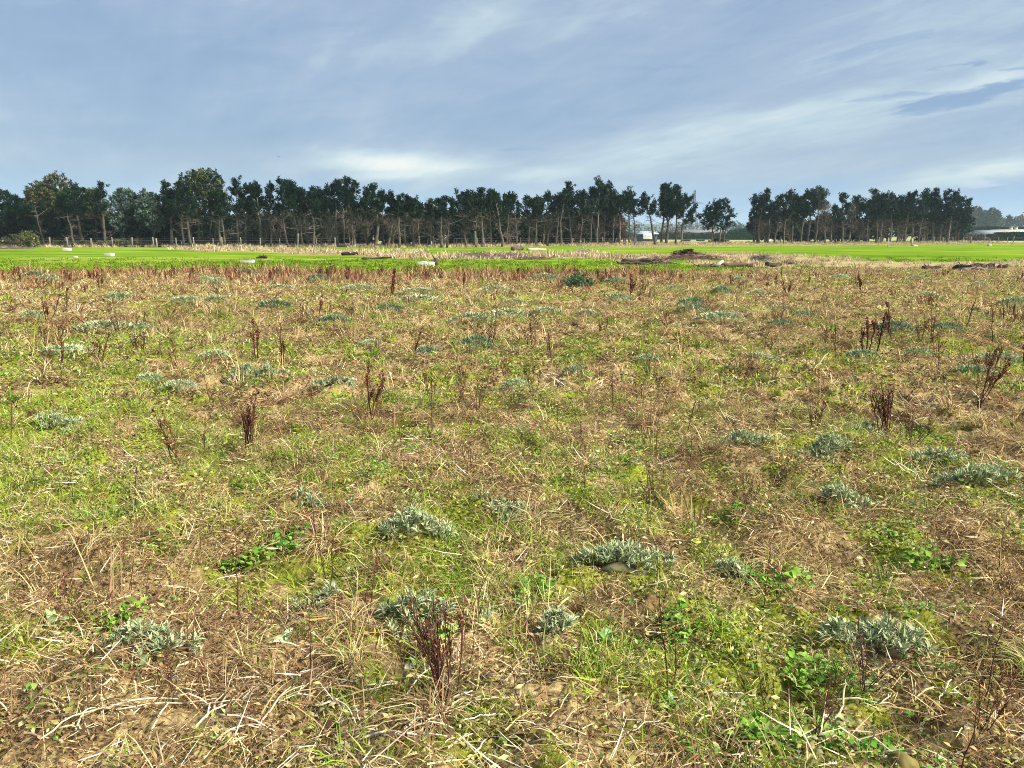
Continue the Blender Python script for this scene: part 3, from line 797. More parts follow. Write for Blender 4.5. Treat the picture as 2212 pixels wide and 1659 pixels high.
# ------------------------------------------------------------------ fences
def fence(posts, label, hgt, seed, wires=4):
    R = np.random.RandomState(seed)
    pts = [(at_depth(x, 520, D)[0], D) for x, D in posts]
    t = thing('post_and_wire_fence', label, 'fence', (pts[0][0], pts[0][1], 0))
    for k, (X, D) in enumerate(pts):
        mb = MB(); z = float(height(X, D)); h = hgt * R.uniform(0.88, 1.12); r = R.uniform(0.075, 0.12)
        p = np.array([[0, 0, -0.2], [R.normal() * 0.01, 0, h * 0.5], [R.normal() * 0.04, R.normal() * 0.03, h]])
        mb.add(*tube(p, [r, r * 0.97, r * 0.92], 7), pal(R, 1, [(0.25, 0.23, 0.18), (0.20, 0.185, 0.15), (0.33, 0.30, 0.23)], 0.1)[0])
        mb.build('post', 'wood', t, loc=(X - pts[0][0], D - pts[0][1], z))
    for w_ in range(wires):
        mb = MB(); zz = 0.25 + w_ * (hgt - 0.35) / (wires - 1)
        path = np.array([(X - pts[0][0], D - pts[0][1] - 0.13, zz + float(height(X, D))) for X, D in pts])
        mb.add(*tube(path, 0.006, 3), (0.35, 0.34, 0.33)); mb.build('wire', 'metal', t)
LF = [(6, 110.5), (75, 110), (107, 110), (145, 109.5), (196, 109.5), (242, 109), (285, 109), (331, 108.5), (338, 108.5), (380, 108.5), (418, 109), (460, 109), (479, 109), (520, 109), (562, 108.5), (604, 108.5), (643, 109), (683, 109), (724, 109)]
fence(LF, 'wooden post and wire fence before the trees on the left side', 1.35, 1)
fence([(906, 113), (930, 114), (952, 115), (981, 115), (998, 116), (1010, 116), (1030, 117), (1060, 118), (1094, 120), (1124, 122), (1160, 124), (1205, 126), (1237, 127), (1262, 128), (1302, 129), (1330, 130), (1371, 131)], 'short grey post fence at the foot of the middle pines', 1.25, 2)
fence([(1900, 161), (1943, 163), (1968, 156), (2018, 164), (2037, 166), (2049, 169), (2058, 164), (2062, 170), (2080, 172), (2097, 166), (2127, 176), (2157, 178), (2176, 176), (2189, 178), (2230, 180)], 'pale wooden post fence across the right side before the house', 1.3, 3)
for k, (x, y0, y1, lab) in enumerate(((1918, 533, 515, 'tall pale marker post alone on the green in front of the right trees'), (1969, 531, 515, 'pale marker post with a white patch at its foot before the right trees'))):
    X, D = at(x, y0); h = at_depth(x, y1, D)[2]; mb = MB()
    mb.add(*tube([(0, 0, -0.2), (0.01, 0, h * 0.5), (0, 0.01, h)], [0.10, 0.095, 0.09], 8), (0.55, 0.50, 0.38))
    tag(mb.build('marker_post', 'wood', loc=(X, D, float(height(X, D)))), lab, 'post')

# ------------------------------------------------------------------ far things: pylon, barn, hedges, trees, house
def pylon():
    X, Y, zt = at_depth(1501, 411, 690); H = zt
    t = thing('electricity_pylon', 'tall grey steel lattice pylon rising beyond the gap in the trees', 'pylon', (X, Y, 0))
    c = (0.09, 0.10, 0.12); mb = MB()
    def wdt(z): return 3.6 * (1 - z / H) ** 1.3 + 0.55 if z < H * 0.62 else 0.55 + 0.85 * (1 - z / H)
    zs = list(np.linspace(0, H * 0.62, 9)) + list(np.linspace(H * 0.62, H, 10))[1:]
    cor = lambda z: [np.array([sx * wdt(z), sy * wdt(z), z]) for sx, sy in ((-1, -1), (1, -1), (1, 1), (-1, 1))]
    for a, b_ in zip(zs[:-1], zs[1:]):
        A, B = cor(a), cor(b_)
        for i in range(4):
            j = (i + 1) % 4
            mb.add(*tube([A[i], B[i]], 0.24, 4), c); mb.add(*tube([A[i], B[j]], 0.12, 3), c); mb.add(*tube([A[j], B[i]], 0.09, 3), c); mb.add(*tube([B[i], B[j]], 0.09, 3), c)
    mb.build('tower_frame', 'metal', t)
    tips = []
    for yy, half in ((440, 20), (463.5, 24), (478, 16)):
        z = at_depth(1501, yy, 690)[2]; L = half / FPX * 690
        for s in (-1, 1):
            ar = MB(); tip = np.array([s * L, 0, z + 0.2]); w0 = wdt(z)
            for sy in (-1, 1):
                ar.add(*tube([(s * w0, sy * w0, z + 0.1), tip], 0.13, 4), c); ar.add(*tube([(s * w0, sy * w0, z + 1.7), tip], 0.11, 4), c)
            for f in (0.3, 0.6):
                ar.add(*tube([(s * (w0 + (L - w0) * f), 0, z), (s * (w0 + (L - w0) * f), 0, z + 1.6 * (1 - f))], 0.08, 3), c)
            ao = ar.build('crossarm', 'metal', t)
            ins = MB(); ins.add(*tube([tip, tip - np.array([0, 0, 1.8])], [0.16, 0.13], 5), (0.3, 0.33, 0.32)); ins.build('insulator', 'paint', ao)
            tips.append(tip - np.array([0, 0, 1.8]) + np.array([X, Y, 0]))
    for tip, nm in zip(tips, ('upper near', 'upper', 'middle near', 'middle', 'lower near', 'lower')):
        mb = MB(); far = tip + np.array([230, 60, -1.0]); s = np.linspace(0, 1, 18)[:, None]
        p = tip + (far - tip) * s; p[:, 2] -= 4 * 7.5 * (s * (1 - s))[:, 0]
        mb.add(*tube(p, 0.07, 3), (0.10, 0.10, 0.11))
        tag(mb.build('power_line', 'metal'), 'thin sagging overhead cable strung from the pylon toward the right', 'cable', 'cables of the pylon')
pylon()

def gable_house(name, label, cat, x0, x1, D, ytop, depth, roofc, wallc, eave=0.62, win=(), over=0.3, chim=(), rz=0):
    X0, X1 = at_depth(x0, 500, D)[0], at_depth(x1, 500, D)[0]; zt = at_depth(x0, ytop, D)[2]; ze = zt * eave; L = X1 - X0
    t = thing(name, label, cat, (X0, D, 0))
    mb = MB(); mb.add(*box(0, L, 0, depth, 0, ze), wallc)
    mb.add([(0, 0, ze), (0, depth, ze), (0, depth / 2, zt - 0.08)], [(0, 1, 2)], wallc); mb.add([(L, 0, ze), (L, depth, ze), (L, depth / 2, zt - 0.08)], [(0, 1, 2)], wallc)
    mb.build('wall', 'paint', t)
    mb = MB(); th = 0.1; o_ = over
    for s in (0, 1):
        ye, ym = (-o_, depth / 2) if s == 0 else (depth + o_, depth / 2); zl = ze - 0.02 - (zt - ze) * o_ / (depth / 2)
        V = [(-o_, ye, zl), (L + o_, ye, zl), (L + o_, ym, zt), (-o_, ym, zt)]; V += [(a, b_, c + th) for a, b_, c in V]
        mb.add(V, [(0, 1, 2), (0, 2, 3), (4, 6, 5), (4, 7, 6), (0, 5, 1), (0, 4, 5), (0, 3, 7), (0, 7, 4), (1, 5, 6), (1, 6, 2)], roofc)
    ro = mb.build('roof', 'paint', t)
    for cx_ in chim:
        cm = MB(); cm.add(*box(cx_ * L - 0.4, cx_ * L + 0.4, depth / 2 - 0.4, depth / 2 + 0.4, zt - 0.1, zt + 0.9), (0.6, 0.58, 0.54)); cm.add(*box(cx_ * L - 0.5, cx_ * L + 0.5, depth / 2 - 0.5, depth / 2 + 0.5, zt + 0.9, zt + 1.05), (0.5, 0.48, 0.45)); cm.build('chimney', 'paint', ro)
    for (a, w_) in win:
        fr = MB(); fr.add(*box(a * L, a * L + w_, -0.05, 0.03, 0.9, 2.1), (0.7, 0.7, 0.68)); fo = fr.build('window', 'paint', t)
        pn = MB(); pn.add(*box(a * L + 0.08, a * L + w_ - 0.08, -0.07, -0.052, 0.98, 2.02), (0.05, 0.06, 0.07)); pn.build('pane', 'paint', fo)
    return t
gable_house('farm_house', 'low pale grey roofed farmhouse behind hedges at the right edge', 'house', 2124, 2176, 262, 498, 8.5, (0.24, 0.26, 0.28), (0.50, 0.49, 0.45), 0.66, ((0.12, 1.6), (0.5, 1.8)), 0.5)
gable_house('farm_house', 'tan roofed farm building with two chimneys behind the pale farmhouse', 'house', 2160, 2226, 276, 496, 9, (0.42, 0.38, 0.30), (0.55, 0.52, 0.46), 0.68, (), 0.4, (0.62, 0.78))
gable_house('garden_shed', 'small dark roofed shed left of the pale farmhouse', 'shed', 2104, 2118, 266, 502, 4, (0.30, 0.31, 0.33), (0.5, 0.5, 0.48), 0.62)
gable_house('barn', 'long low barn with a faded pinkish grey roof beyond the gap', 'barn', 1440, 1572, 345, 496, 16, (0.17, 0.16, 0.165), (0.16, 0.155, 0.16), 0.5, (), 0.6)
gable_house('farm_shed', 'farm shed with blue grey roof behind the white signboard', 'shed', 1372, 1420, 215, 500, 7, (0.30, 0.38, 0.47), (0.07, 0.09, 0.12), 0.75, (), 0.4)

def hedge(x0, x1, D, ytop, depth, cols, label, seed, lump=0.15, curve=0.0, n=900):
    R = np.random.RandomState(seed)
    X0, X1 = at_depth(x0, 500, D)[0], at_depth(x1, 500, D)[0]; H = at_depth(x0, ytop, D)[2]; L = X1 - X0
    t = thing('trimmed_hedge', label, 'hedge', (X0, D, 0))
    core = MB(); nx = 24; xs = np.linspace(0, L, nx)
    top = H * (1 - curve * (2 * xs / L - 1) ** 2) * (0.93 + 0.1 * R.rand(nx))
    prof = []
    for k, (yy, zf) in enumerate(((0.1, -0.05), (0.0, 0.55), (0.25, 0.94), (depth - 0.25, 0.94), (depth, 0.5), (depth, -0.05))):
        prof.append(np.stack([xs, yy + R.rand(nx) * lump, top * zf], -1))
    V = np.concatenate(prof); F = []
    for k in range(5):
        a = k * nx + np.arange(nx - 1); F += [np.stack([a, a + 1, a + nx + 1], -1), np.stack([a, a + nx + 1, a + nx], -1)]
    F.append(np.array([(0, k * nx, (k + 1) * nx) for k in range(1, 5)])); F.append(np.array([(nx - 1, (k + 1) * nx + nx - 1, k * nx + nx - 1) for k in range(1, 5)]))
    core.add(V, np.concatenate(F), np.array(cols[0]) * 0.8); core.build('branch_core', 'needle', t)
    u = R.rand(n) * L; tp = np.interp(u, xs, top); face = R.rand(n) < 0.62
    P = np.stack([u, np.where(face, R.rand(n) * 0.2 - 0.05, R.rand(n) * depth), np.where(face, tp * (0.04 + 0.92 * R.rand(n)), tp * 0.95)], -1)
    A = np.where(face[:, None], np.array([0, -1, 0.5]), np.array([0, -0.2, 1.0])) + R.normal(size=(n, 3)) * 0.3
    fm = MB(); needles(fm, P, A, R, 7, 0.5, 0.28, pal(R, n, cols, 0.3), 0.9, 0.3, 0.2); fm.build('foliage', 'needle', t)
HG = [(0.022, 0.055, 0.026), (0.03, 0.07, 0.03), (0.018, 0.045, 0.024)]
hedge(1330, 1592, 318, 503, 2.5, HG, 'long low clipped hedge in front of the faded barn', 701)
hedge(1578, 1640, 300, 494.5, 5, [(0.025, 0.08, 0.04), (0.035, 0.095, 0.045)], 'thick rounded hedge between the lone pine and the right stand', 702, 0.4, 0.25, 1200)
hedge(2020, 2330, 330, 490.5, 3, HG, 'tall dark clipped hedge stretching behind the farmhouse', 703, 0.3, 0, 2600)
hedge(2158, 2270, 244, 503, 3, HG, 'dark green garden hedge in front of the farmhouse', 704, 0.3, 0.05, 1400)
hedge(1640, 1860, 330, 502, 3, HG, 'distant hedge seen between the trunks right of the gap', 705, 0.3, 0, 1400)
shrub(2141, 506, 46, 241, [(0.07, 0.055, 0.03), (0.10, 0.07, 0.03), (0.05, 0.04, 0.028)], 'rounded dark brown shrub in front of the pale farmhouse', 630, clumps=260, ln=0.5, w=0.2)
for k, (x, w_) in enumerate(((2022, 40), (2056, 44), (2090, 44), (2116, 40))):
    shrub(x, 505.5, w_, 236, [(0.12, 0.11, 0.07), (0.08, 0.075, 0.05), (0.15, 0.13, 0.085)], '{} of the brownish scrub clumps between right stand and brown shrub'.format(ORD[k]), 640 + k, clumps=150, ln=0.5, w=0.2, group='brown scrub left of the farmhouse')

def far_tree(x, ytop, wpx, D, cols, label, group, seed, clumps=240, peak=False):
    R = np.random.RandomState(seed)
    X, Y, H = at_depth(x, ytop, D); Wd = wpx / FPX * D
    tr, cr = make_bushy(R, H, Wd, H * 0.12, cols, 8, clumps, stems=1, nn=8, ln=H * 0.09, w=H * 0.05)
    t = thing('far_tree', label, 'tree', (X, Y, 0), group); tr.build('trunk', 'bark', t); cr.build('crown', 'needle', t)
FG = [(0.09, 0.105, 0.07), (0.11, 0.12, 0.085), (0.07, 0.085, 0.06)]
FB = [(0.16, 0.12, 0.095), (0.19, 0.14, 0.11), (0.13, 0.10, 0.08)]
for k, (x, yt, w_) in enumerate(((2096, 450, 34), (2113, 448, 34), (2130, 452, 32), (2146, 448, 34), (2153, 453, 22), (2080, 456, 34))):
    far_tree(x, yt, w_, 560 + 12 * (k % 3), FG, ('second', 'third', 'fourth', 'fifth', 'sixth and smallest', 'first')[k] + ' tall hazy tree of the distant clump right of the belt', 'hazy distant trees right of the belt', 720 + k, 340)
for k, (x, yt, w_) in enumerate(((2166, 470, 24), (2200, 466, 30), (2222, 462, 40))):
    far_tree(x, yt, w_, 640, FB if k else FG, ('low hazy tree right of the tall distant clump', 'hazy brownish distant tree at the right edge above the house', 'hazy brownish tree cut by the right edge of the picture')[k], None, 730 + k)
far_tree(2182, 463, 14, 600, FG, 'narrow pointed hazy tree standing between low and brownish distant trees', None, 734, 200)
for k, (x, yt, w_) in enumerate(((1380, 489, 40), (1410, 492, 40), (1440, 487, 36), (1466, 486, 40), (1490, 479, 40), (1520, 478, 40), (1535, 482, 36), (1578, 483, 34), (1590, 480, 36), (1604, 484, 30), (1620, 488, 34))):
    far_tree(x, yt, w_, 720, FG, 'hazy bluish tree on the skyline behind the pylon gap', 'hazy skyline trees behind the gap', 740 + k, 200)
for k in range(18):
    far_tree(-20 + k * 76, 487 + (k * 37 % 7), 70, 700, FG, 'hazy skyline tree glimpsed behind the main belt of pines', 'hazy skyline trees behind the main belt', 760 + k, 160)
for k in range(8):
    far_tree(1660 + k * 50, 486 + (k * 5 % 6), 56, 700, FG, 'hazy skyline tree glimpsed behind the stand right of the gap', 'hazy skyline trees behind the right stand', 790 + k, 160)

# ------------------------------------------------------------------ small far objects
def rbox(sx, sy, sz, R, bev=0.04, jit=0.01):
    """a block with chamfered, slightly uneven edges"""
    import bmesh
    bm = bmesh.new(); bmesh.ops.create_cube(bm, size=1)
    for v in bm.verts: v.co = Vector((v.co.x * sx, v.co.y * sy, (v.co.z + 0.5) * sz))
    bmesh.ops.bevel(bm, geom=list(bm.edges), offset=bev, segments=2, affect='EDGES', profile=0.6)
    bmesh.ops.triangulate(bm, faces=list(bm.faces))
    bm.verts.ensure_lookup_table()
    V = np.array([v.co[:] for v in bm.verts]) + R.normal(size=(len(bm.verts), 3)) * jit; F = np.array([[v.index for v in f.verts] for f in bm.faces]); bm.free()
    return V, F

def ground_px(x, y):
    X, D = at(x, y); return X, D, float(height(X, D))

Rb = np.random.RandomState(77)
def white_block(x, y, wpx, hpx, label, col=(0.62, 0.61, 0.56), dep=0.5, rz=0.0):
    X, D, z = ground_px(x, y); w_ = wpx / FPX * D; h = hpx / FPX * D
    t = thing('pale_block', label, 'block', (X, D, z - 0.03), None, rz)
    mb = MB(); V, F = rbox(w_, dep, h, Rb, min(0.05, h * 0.2), 0.006); mb.add(V, F, col); mb.build('body', 'paint', t)
    mb = MB(); V, F = rbox(w_ * 0.96, dep * 0.92, 0.05, Rb, 0.01, 0.004); mb.add(V + np.array([0, 0, h - 0.015]), F, np.array(col) * 0.93); mb.build('lid', 'paint', t)
    return t
white_block(145, 542, 15, 5, 'small white block furthest left on the green paddock')
white_block(236, 553, 18, 6.5, 'white block between the far left block and the boxy grey one', rz=-0.1)
white_block(163, 557, 7, 3, 'tiny pale lump on the mown line at left', dep=0.3)
white_block(535, 569, 28, 8, 'greyish white boxy block on the green behind red dock stalks', (0.62, 0.58, 0.53))
t = white_block(921, 573.5, 38, 7.5, 'longest white block on the green with a dark stump beside it', dep=0.4)
mb = MB(); V, F = rbox(0.28, 0.35, 0.08, Rb, 0.02, 0.01); mb.add(V + np.array([-0.12, 0, 0.18]), F, (0.8, 0.79, 0.74)); mb.build('raised_end', 'paint', t)
X, D, z = ground_px(942, 573.5); mb = MB(); p = np.array([(0, 0, -0.1), (0.02, 0, 0.22), (-0.02, 0, 0.42)]); mb.add(*tube(p, [0.13, 0.12, 0.07], 7), (0.10, 0.075, 0.05))
mb.add(*tube([(-0.02, 0, 0.3), (-0.2, 0, 0.55), (-0.24, 0, 0.7)], [0.04, 0.03, 0.015], 5), (0.10, 0.075, 0.05))
tag(mb.build('tree_stump', 'wood', loc=(X, D, z)), 'dark upright stump at the end of the longest white block', 'stump')
white_block(1028, 531, 14, 4.5, 'white block under the middle pines near the lean-to shed', dep=0.6)
white_block(1148, 522, 15, 7, 'white block tilted against the trunks below the dense middle pines', dep=0.6, rz=0.4)
white_block(1301, 548, 15, 3.5, 'flat pale board lying on the green beyond the log heap', (0.62, 0.60, 0.45))
white_block(1976, 531.5, 9, 2.5, 'white patch of stone at the foot of the marker post', dep=0.5)
white_block(2137, 531, 6, 3, 'small white lump on the pale grass before the farmhouse', dep=0.5)
white_block(1660, 520, 10, 4, 'pale bale lying behind trunks just right of the thick rounded hedge', dep=0.9)

def signboard():
    X, D, _ = at_depth(1399, 515, 176); z0, z1 = at_depth(1399, 516, 176)[2], at_depth(1399, 505, 176)[2]; w_ = 19 / FPX * 176; h = z1 - z0
    t = thing('signboard', 'white rounded signboard between the trunks left of the gap', 'sign', (X, D, 0))
    mb = MB(); V, F = rbox(w_, 0.08, h, Rb, 0.035, 0.001); mb.add(V + np.array([0, 0, z0]), F, (0.82, 0.82, 0.80)); bo = mb.build('board', 'paint', t)
    for s in (-0.36, 0.36):
        mb = MB(); mb.add(*tube([(s * w_, 0.09, 0), (s * w_, 0.09, z1 - 0.1)], 0.05, 6), (0.25, 0.23, 0.2)); mb.build('post', 'wood', t)
    mb = MB(); zc_ = z0 + h * 0.55; dk = (0.16, 0.20, 0.16)
    a = np.linspace(0.6, 5.6, 12); mb.add(*tube(np.stack([-0.24 * w_ + 0.17 * np.cos(a), np.full(12, -0.05), zc_ + 0.17 * np.sin(a)], -1), 0.03, 4), dk)
    mb.build('emblem', 'paint', bo)
    mb = MB()
    mb.add(*tube([(-0.09 * w_, -0.05, zc_ + 0.14), (-0.03 * w_, -0.05, zc_ - 0.02), (0.03 * w_, -0.05, zc_ + 0.14)], 0.035, 4), dk); mb.add(*tube([(-0.03 * w_, -0.05, zc_), (-0.03 * w_, -0.05, zc_ - 0.24)], 0.035, 4), dk)
    for i, xx in enumerate((0.12, 0.19, 0.26, 0.33)):
        mb.add(*tube([(xx * w_, -0.05, zc_ - 0.08), (xx * w_ + 0.02, -0.05, zc_ + (0.02 if i % 2 else 0.07))], 0.028, 4), dk)
    mb.build('lettering', 'paint', bo)
signboard()

def container():
    X, D, z = ground_px(1388, 529); w_ = 27 / FPX * D; h = 7.5 / FPX * D
    t = thing('pale_trough', 'pale green low tank with framed front behind trunks below the signboard', 'tank', (X, D + 3, 0))
    mb = MB(); V, F = rbox(w_, 0.9, h, Rb, 0.05, 0.004); mb.add(V, F, (0.60, 0.68, 0.60)); mb.build('body', 'paint', t)
    for k in range(3):
        mb = MB(); V, F = rbox(w_ * 0.24, 0.03, h * 0.5, Rb, 0.01, 0.002); mb.add(V + np.array([(k - 1) * w_ * 0.3, -0.46, h * 0.22]), F, (0.45, 0.50, 0.42)); mb.build('panel', 'paint', t)
container()

def lean_to():
    D = 121.0; X0, X1 = at_depth(1003, 520, D)[0], at_depth(1028, 520, D)[0] ; zt = at_depth(1010, 514.5, D)[2]; L = X1 - X0
    t = thing('lean_to_shed', 'open fronted lean-to shed with flat roof under the middle pines', 'shed', (X0 - 1.2, D, 0))
    c = (0.2, 0.18, 0.15)
    for x in (0, L):
        for y in (0, 1.8):
            mb = MB(); mb.add(*tube([(x, y, 0), (x, y, zt - 0.1)], 0.07, 6), (0.42, 0.40, 0.36)); mb.build('post', 'wood', t)
    mb = MB(); V, F = box(-0.2, L + 0.2, -0.2, 2.0, zt - 0.1, zt); V[:, 2] += V[:, 1] * 0.06; mb.add(V, F, (0.40, 0.39, 0.37)); mb.build('roof', 'paint', t)
    mb = MB(); mb.add(*box(0.05, L - 0.05, 1.85, 1.92, 0, zt - 0.15), c); mb.build('back_wall', 'wood', t)
    mb = MB()
    for k, (xx, r) in enumerate(((0.5, 0.34), (1.05, 0.28))):
        pass
    for k, (xx, r, cc) in enumerate(((0.45, 0.30, (0.36, 0.37, 0.36)), (1.15, 0.24, (0.30, 0.34, 0.20)))):
        bl = MB(); bl.add(*tube([(0, -0.5, 0), (0, 0.5, 0)], r, 12), cc)
        o = bl.build('round_bale', 'wood', loc=(X0 - 1.2 + xx, D + 0.6, r)); tag(o, ('grey wrapped round bale inside the lean-to shed', 'small mossy round bale inside the lean-to shed')[k], 'bale')
lean_to()

def little_car(x, D, label, colr, rz):
    X = at_depth(x, 520, D)[0]
    t = thing('parked_car', label, 'car', (X, D, 0), None, rz)
    prof = np.array([(-1.9, 0.35), (-1.9, 0.85), (-1.1, 0.95), (-0.6, 1.42), (0.9, 1.45), (1.5, 0.98), (1.9, 0.85), (1.95, 0.35)])
    def ext(pr, y0, y1):
        n = len(pr); V = np.concatenate([np.stack([pr[:, 0], np.full(n, y), pr[:, 1]], -1) for y in (y0, y1)])
        F = [(i, (i + 1) % n, n + (i + 1) % n) for i in range(n)] + [(i, n + (i + 1) % n, n + i) for i in range(n)]
        F += [(0, i + 1, i) for i in range(1, n - 1)] + [(n, n + i, n + i + 1) for i in range(1, n - 1)]
        return V, np.array(F)
    mb = MB(); mb.add(*ext(prof, -0.8, 0.8), colr); mb.build('body', 'paint', t)
    mb = MB(); mb.add(*ext(np.array([(-0.95, 0.98), (-0.55, 1.36), (0.85, 1.38), (1.3, 1.0)]), -0.815, 0.815), (0.03, 0.035, 0.04)); mb.build('side_window', 'metal', t)
    for sx in (-1.2, 1.25):
        for sy in (-0.72, 0.72):
            mb = MB(); mb.add(*tube([(sx, sy - 0.1, 0.32), (sx, sy + 0.1, 0.32)], 0.32, 12), (0.03, 0.03, 0.03)); mb.build('wheel', 'paint', t)
little_car(916, 122, 'small white car parked behind trunks right of the yellow shed', (0.8, 0.8, 0.78), 0.9)
gable_house('yellow_shed', 'small yellow walled shed half hidden behind pine trunks', 'shed', 845, 876, 126, 515, 3, (0.10, 0.09, 0.08), (0.58, 0.42, 0.14), 0.78, (), 0.25)
X, D, _ = at_depth(960, 520, 119)
t = thing('water_drum', 'white drum on a rusty red stand beside the lean-to shed', 'drum', (X, D, 0))
mb = MB(); mb.add(*box(-0.6, 0.6, -0.5, 0.5, 0, 0.75), (0.30, 0.13, 0.09)); mb.build('stand', 'paint', t)
mb = MB(); mb.add(*tube([(0, 0, 0.75), (0, 0, 1.7)], [0.55, 0.52], 14), (0.8, 0.8, 0.78)); mb.build('drum_body', 'paint', t)
X, D, _ = at_depth(929, 520, 117); mb = MB(); mb.add([(-0.5, 0, 0), (0.7, 0.2, 0), (0.0, 0.9, 0), (-0.35, 0.25, 1.15), (0.1, 0.4, 0.9)], [(0, 1, 4), (0, 4, 3), (1, 2, 4), (2, 3, 4), (0, 3, 2), (0, 2, 1)], (0.8, 0.8, 0.78))
tag(mb.build('folded_tarpaulin', 'paint', loc=(X, D, 0.05)), 'white folded sheet propped beside the small white car', 'tarpaulin')

# logs, stumps and brush
def log(x0, y0, x1, y1, r, label, colr=(0.12, 0.09, 0.075), seed=0, branch=2, up=0.0):
    R = np.random.RandomState(seed); a = np.array(ground_px(x0, y0)); c = np.array(ground_px(x1, y1))
    n = 7; s = np.linspace(0, 1, n)[:, None]; p = (c - a) * s + R.normal(size=(n, 3)) * 0.05 * np.array([1, 1, 0.6]); p[:, 2] += r * 0.8 + up * s[:, 0]
    mb = MB(); rr = r * np.linspace(1.1, 0.7, n) * (0.9 + 0.25 * R.rand(n)); V, F = tube(p, rr, 8); mb.add(V, F, pal(R, len(V), [colr], 0.3))
    for k in range(branch):
        q = p[R.randint(1, n - 1)]; br = branch_path(R, q, R.rand() * 6.28, 0.2 + 0.3 * R.rand(), 0.3, 0.6, 4); mb.add(*tube(br, np.linspace(r * 0.4, r * 0.12, 4), 5), np.array(colr) * 0.9)
    return tag(mb.build('fallen_log', 'wood', loc=tuple(a)), label, 'log')
log(1330, 571, 1402, 572.5, 0.10, 'long thin dark log stretching left of the brush mound', seed=1, branch=1)
log(1345, 569, 1440, 571, 0.17, 'thick greyish brown log behind the long thin log', (0.17, 0.125, 0.10), seed=2)
log(1505, 578, 1560, 577.5, 0.10, 'dark log lying left of the white topped stub', seed=3)
log(1558, 577, 1645, 577, 0.13, 'long dark log right of the white topped stub', (0.13, 0.075, 0.06), seed=4)
log(1655, 577, 1690, 576, 0.12, 'short thick log with a broken dark end', (0.07, 0.05, 0.045), seed=5, branch=1)
log(1690, 571, 1745, 571.5, 0.10, 'reddish brown log behind the broken dark ended log', (0.16, 0.10, 0.08), seed=6, branch=2)
log(1990, 583, 2028, 582, 0.10, 'dark twisted log with a knob at the right edge of the weeds', (0.06, 0.04, 0.035), seed=7, branch=3)
log(2062, 582, 2098, 585, 0.09, 'slanting dark log leaning on the reddish heap', (0.08, 0.055, 0.045), seed=8, branch=2, up=0.12)
log(2075, 587, 2136, 586, 0.10, 'weathered brown log in front of the slanting log', (0.17, 0.13, 0.10), seed=9)
log(2103, 576, 2122, 575.5, 0.10, 'short black log behind the reddish heap', (0.04, 0.03, 0.028), seed=10, branch=0)
log(2134, 578, 2148, 578, 0.12, 'stubby black log chunk standing right of the reddish heap', (0.05, 0.035, 0.03), seed=11, branch=0)
log(2160, 579, 2176, 578.5, 0.10, 'dark log chunk nearest the right edge of the picture', (0.07, 0.05, 0.045), seed=12, branch=0)
log(739, 550.5, 776, 550, 0.14, 'black charred log lying on the dry strip at centre left', (0.025, 0.02, 0.018), seed=13, branch=2)
log(780, 559.5, 858, 557, 0.08, 'long black branch lying on the green below the charred log', (0.03, 0.025, 0.022), seed=14, branch=4)
log(1108, 541.5, 1128, 540.5, 0.25, 'short brown log with a raised root before the middle pines', (0.13, 0.10, 0.08), seed=15, branch=3)
log(1140, 543, 1180, 542, 0.16, 'pale bleached timber lying on the green before the middle pines', (0.50, 0.42, 0.28), seed=16, branch=1)
log(576, 558.5, 556, 558.5, 0.10, 'low dark heap of sticks on the green at left', (0.10, 0.075, 0.05), seed=17, branch=5).name = 'stick_heap'
for k, (x0, x1, y) in enumerate(((1537, 1575, 522), (1474, 1492, 521.5), (1505, 1522, 521), (1530, 1548, 525.5))):
    log(x0, y, x1, y, 0.35, 'dark low log {} in the pale field behind the gap'.format(('longest', 'furthest left', 'beside the lone pine', 'nearest')[k]), (0.07, 0.06, 0.05), seed=20 + k, branch=2)

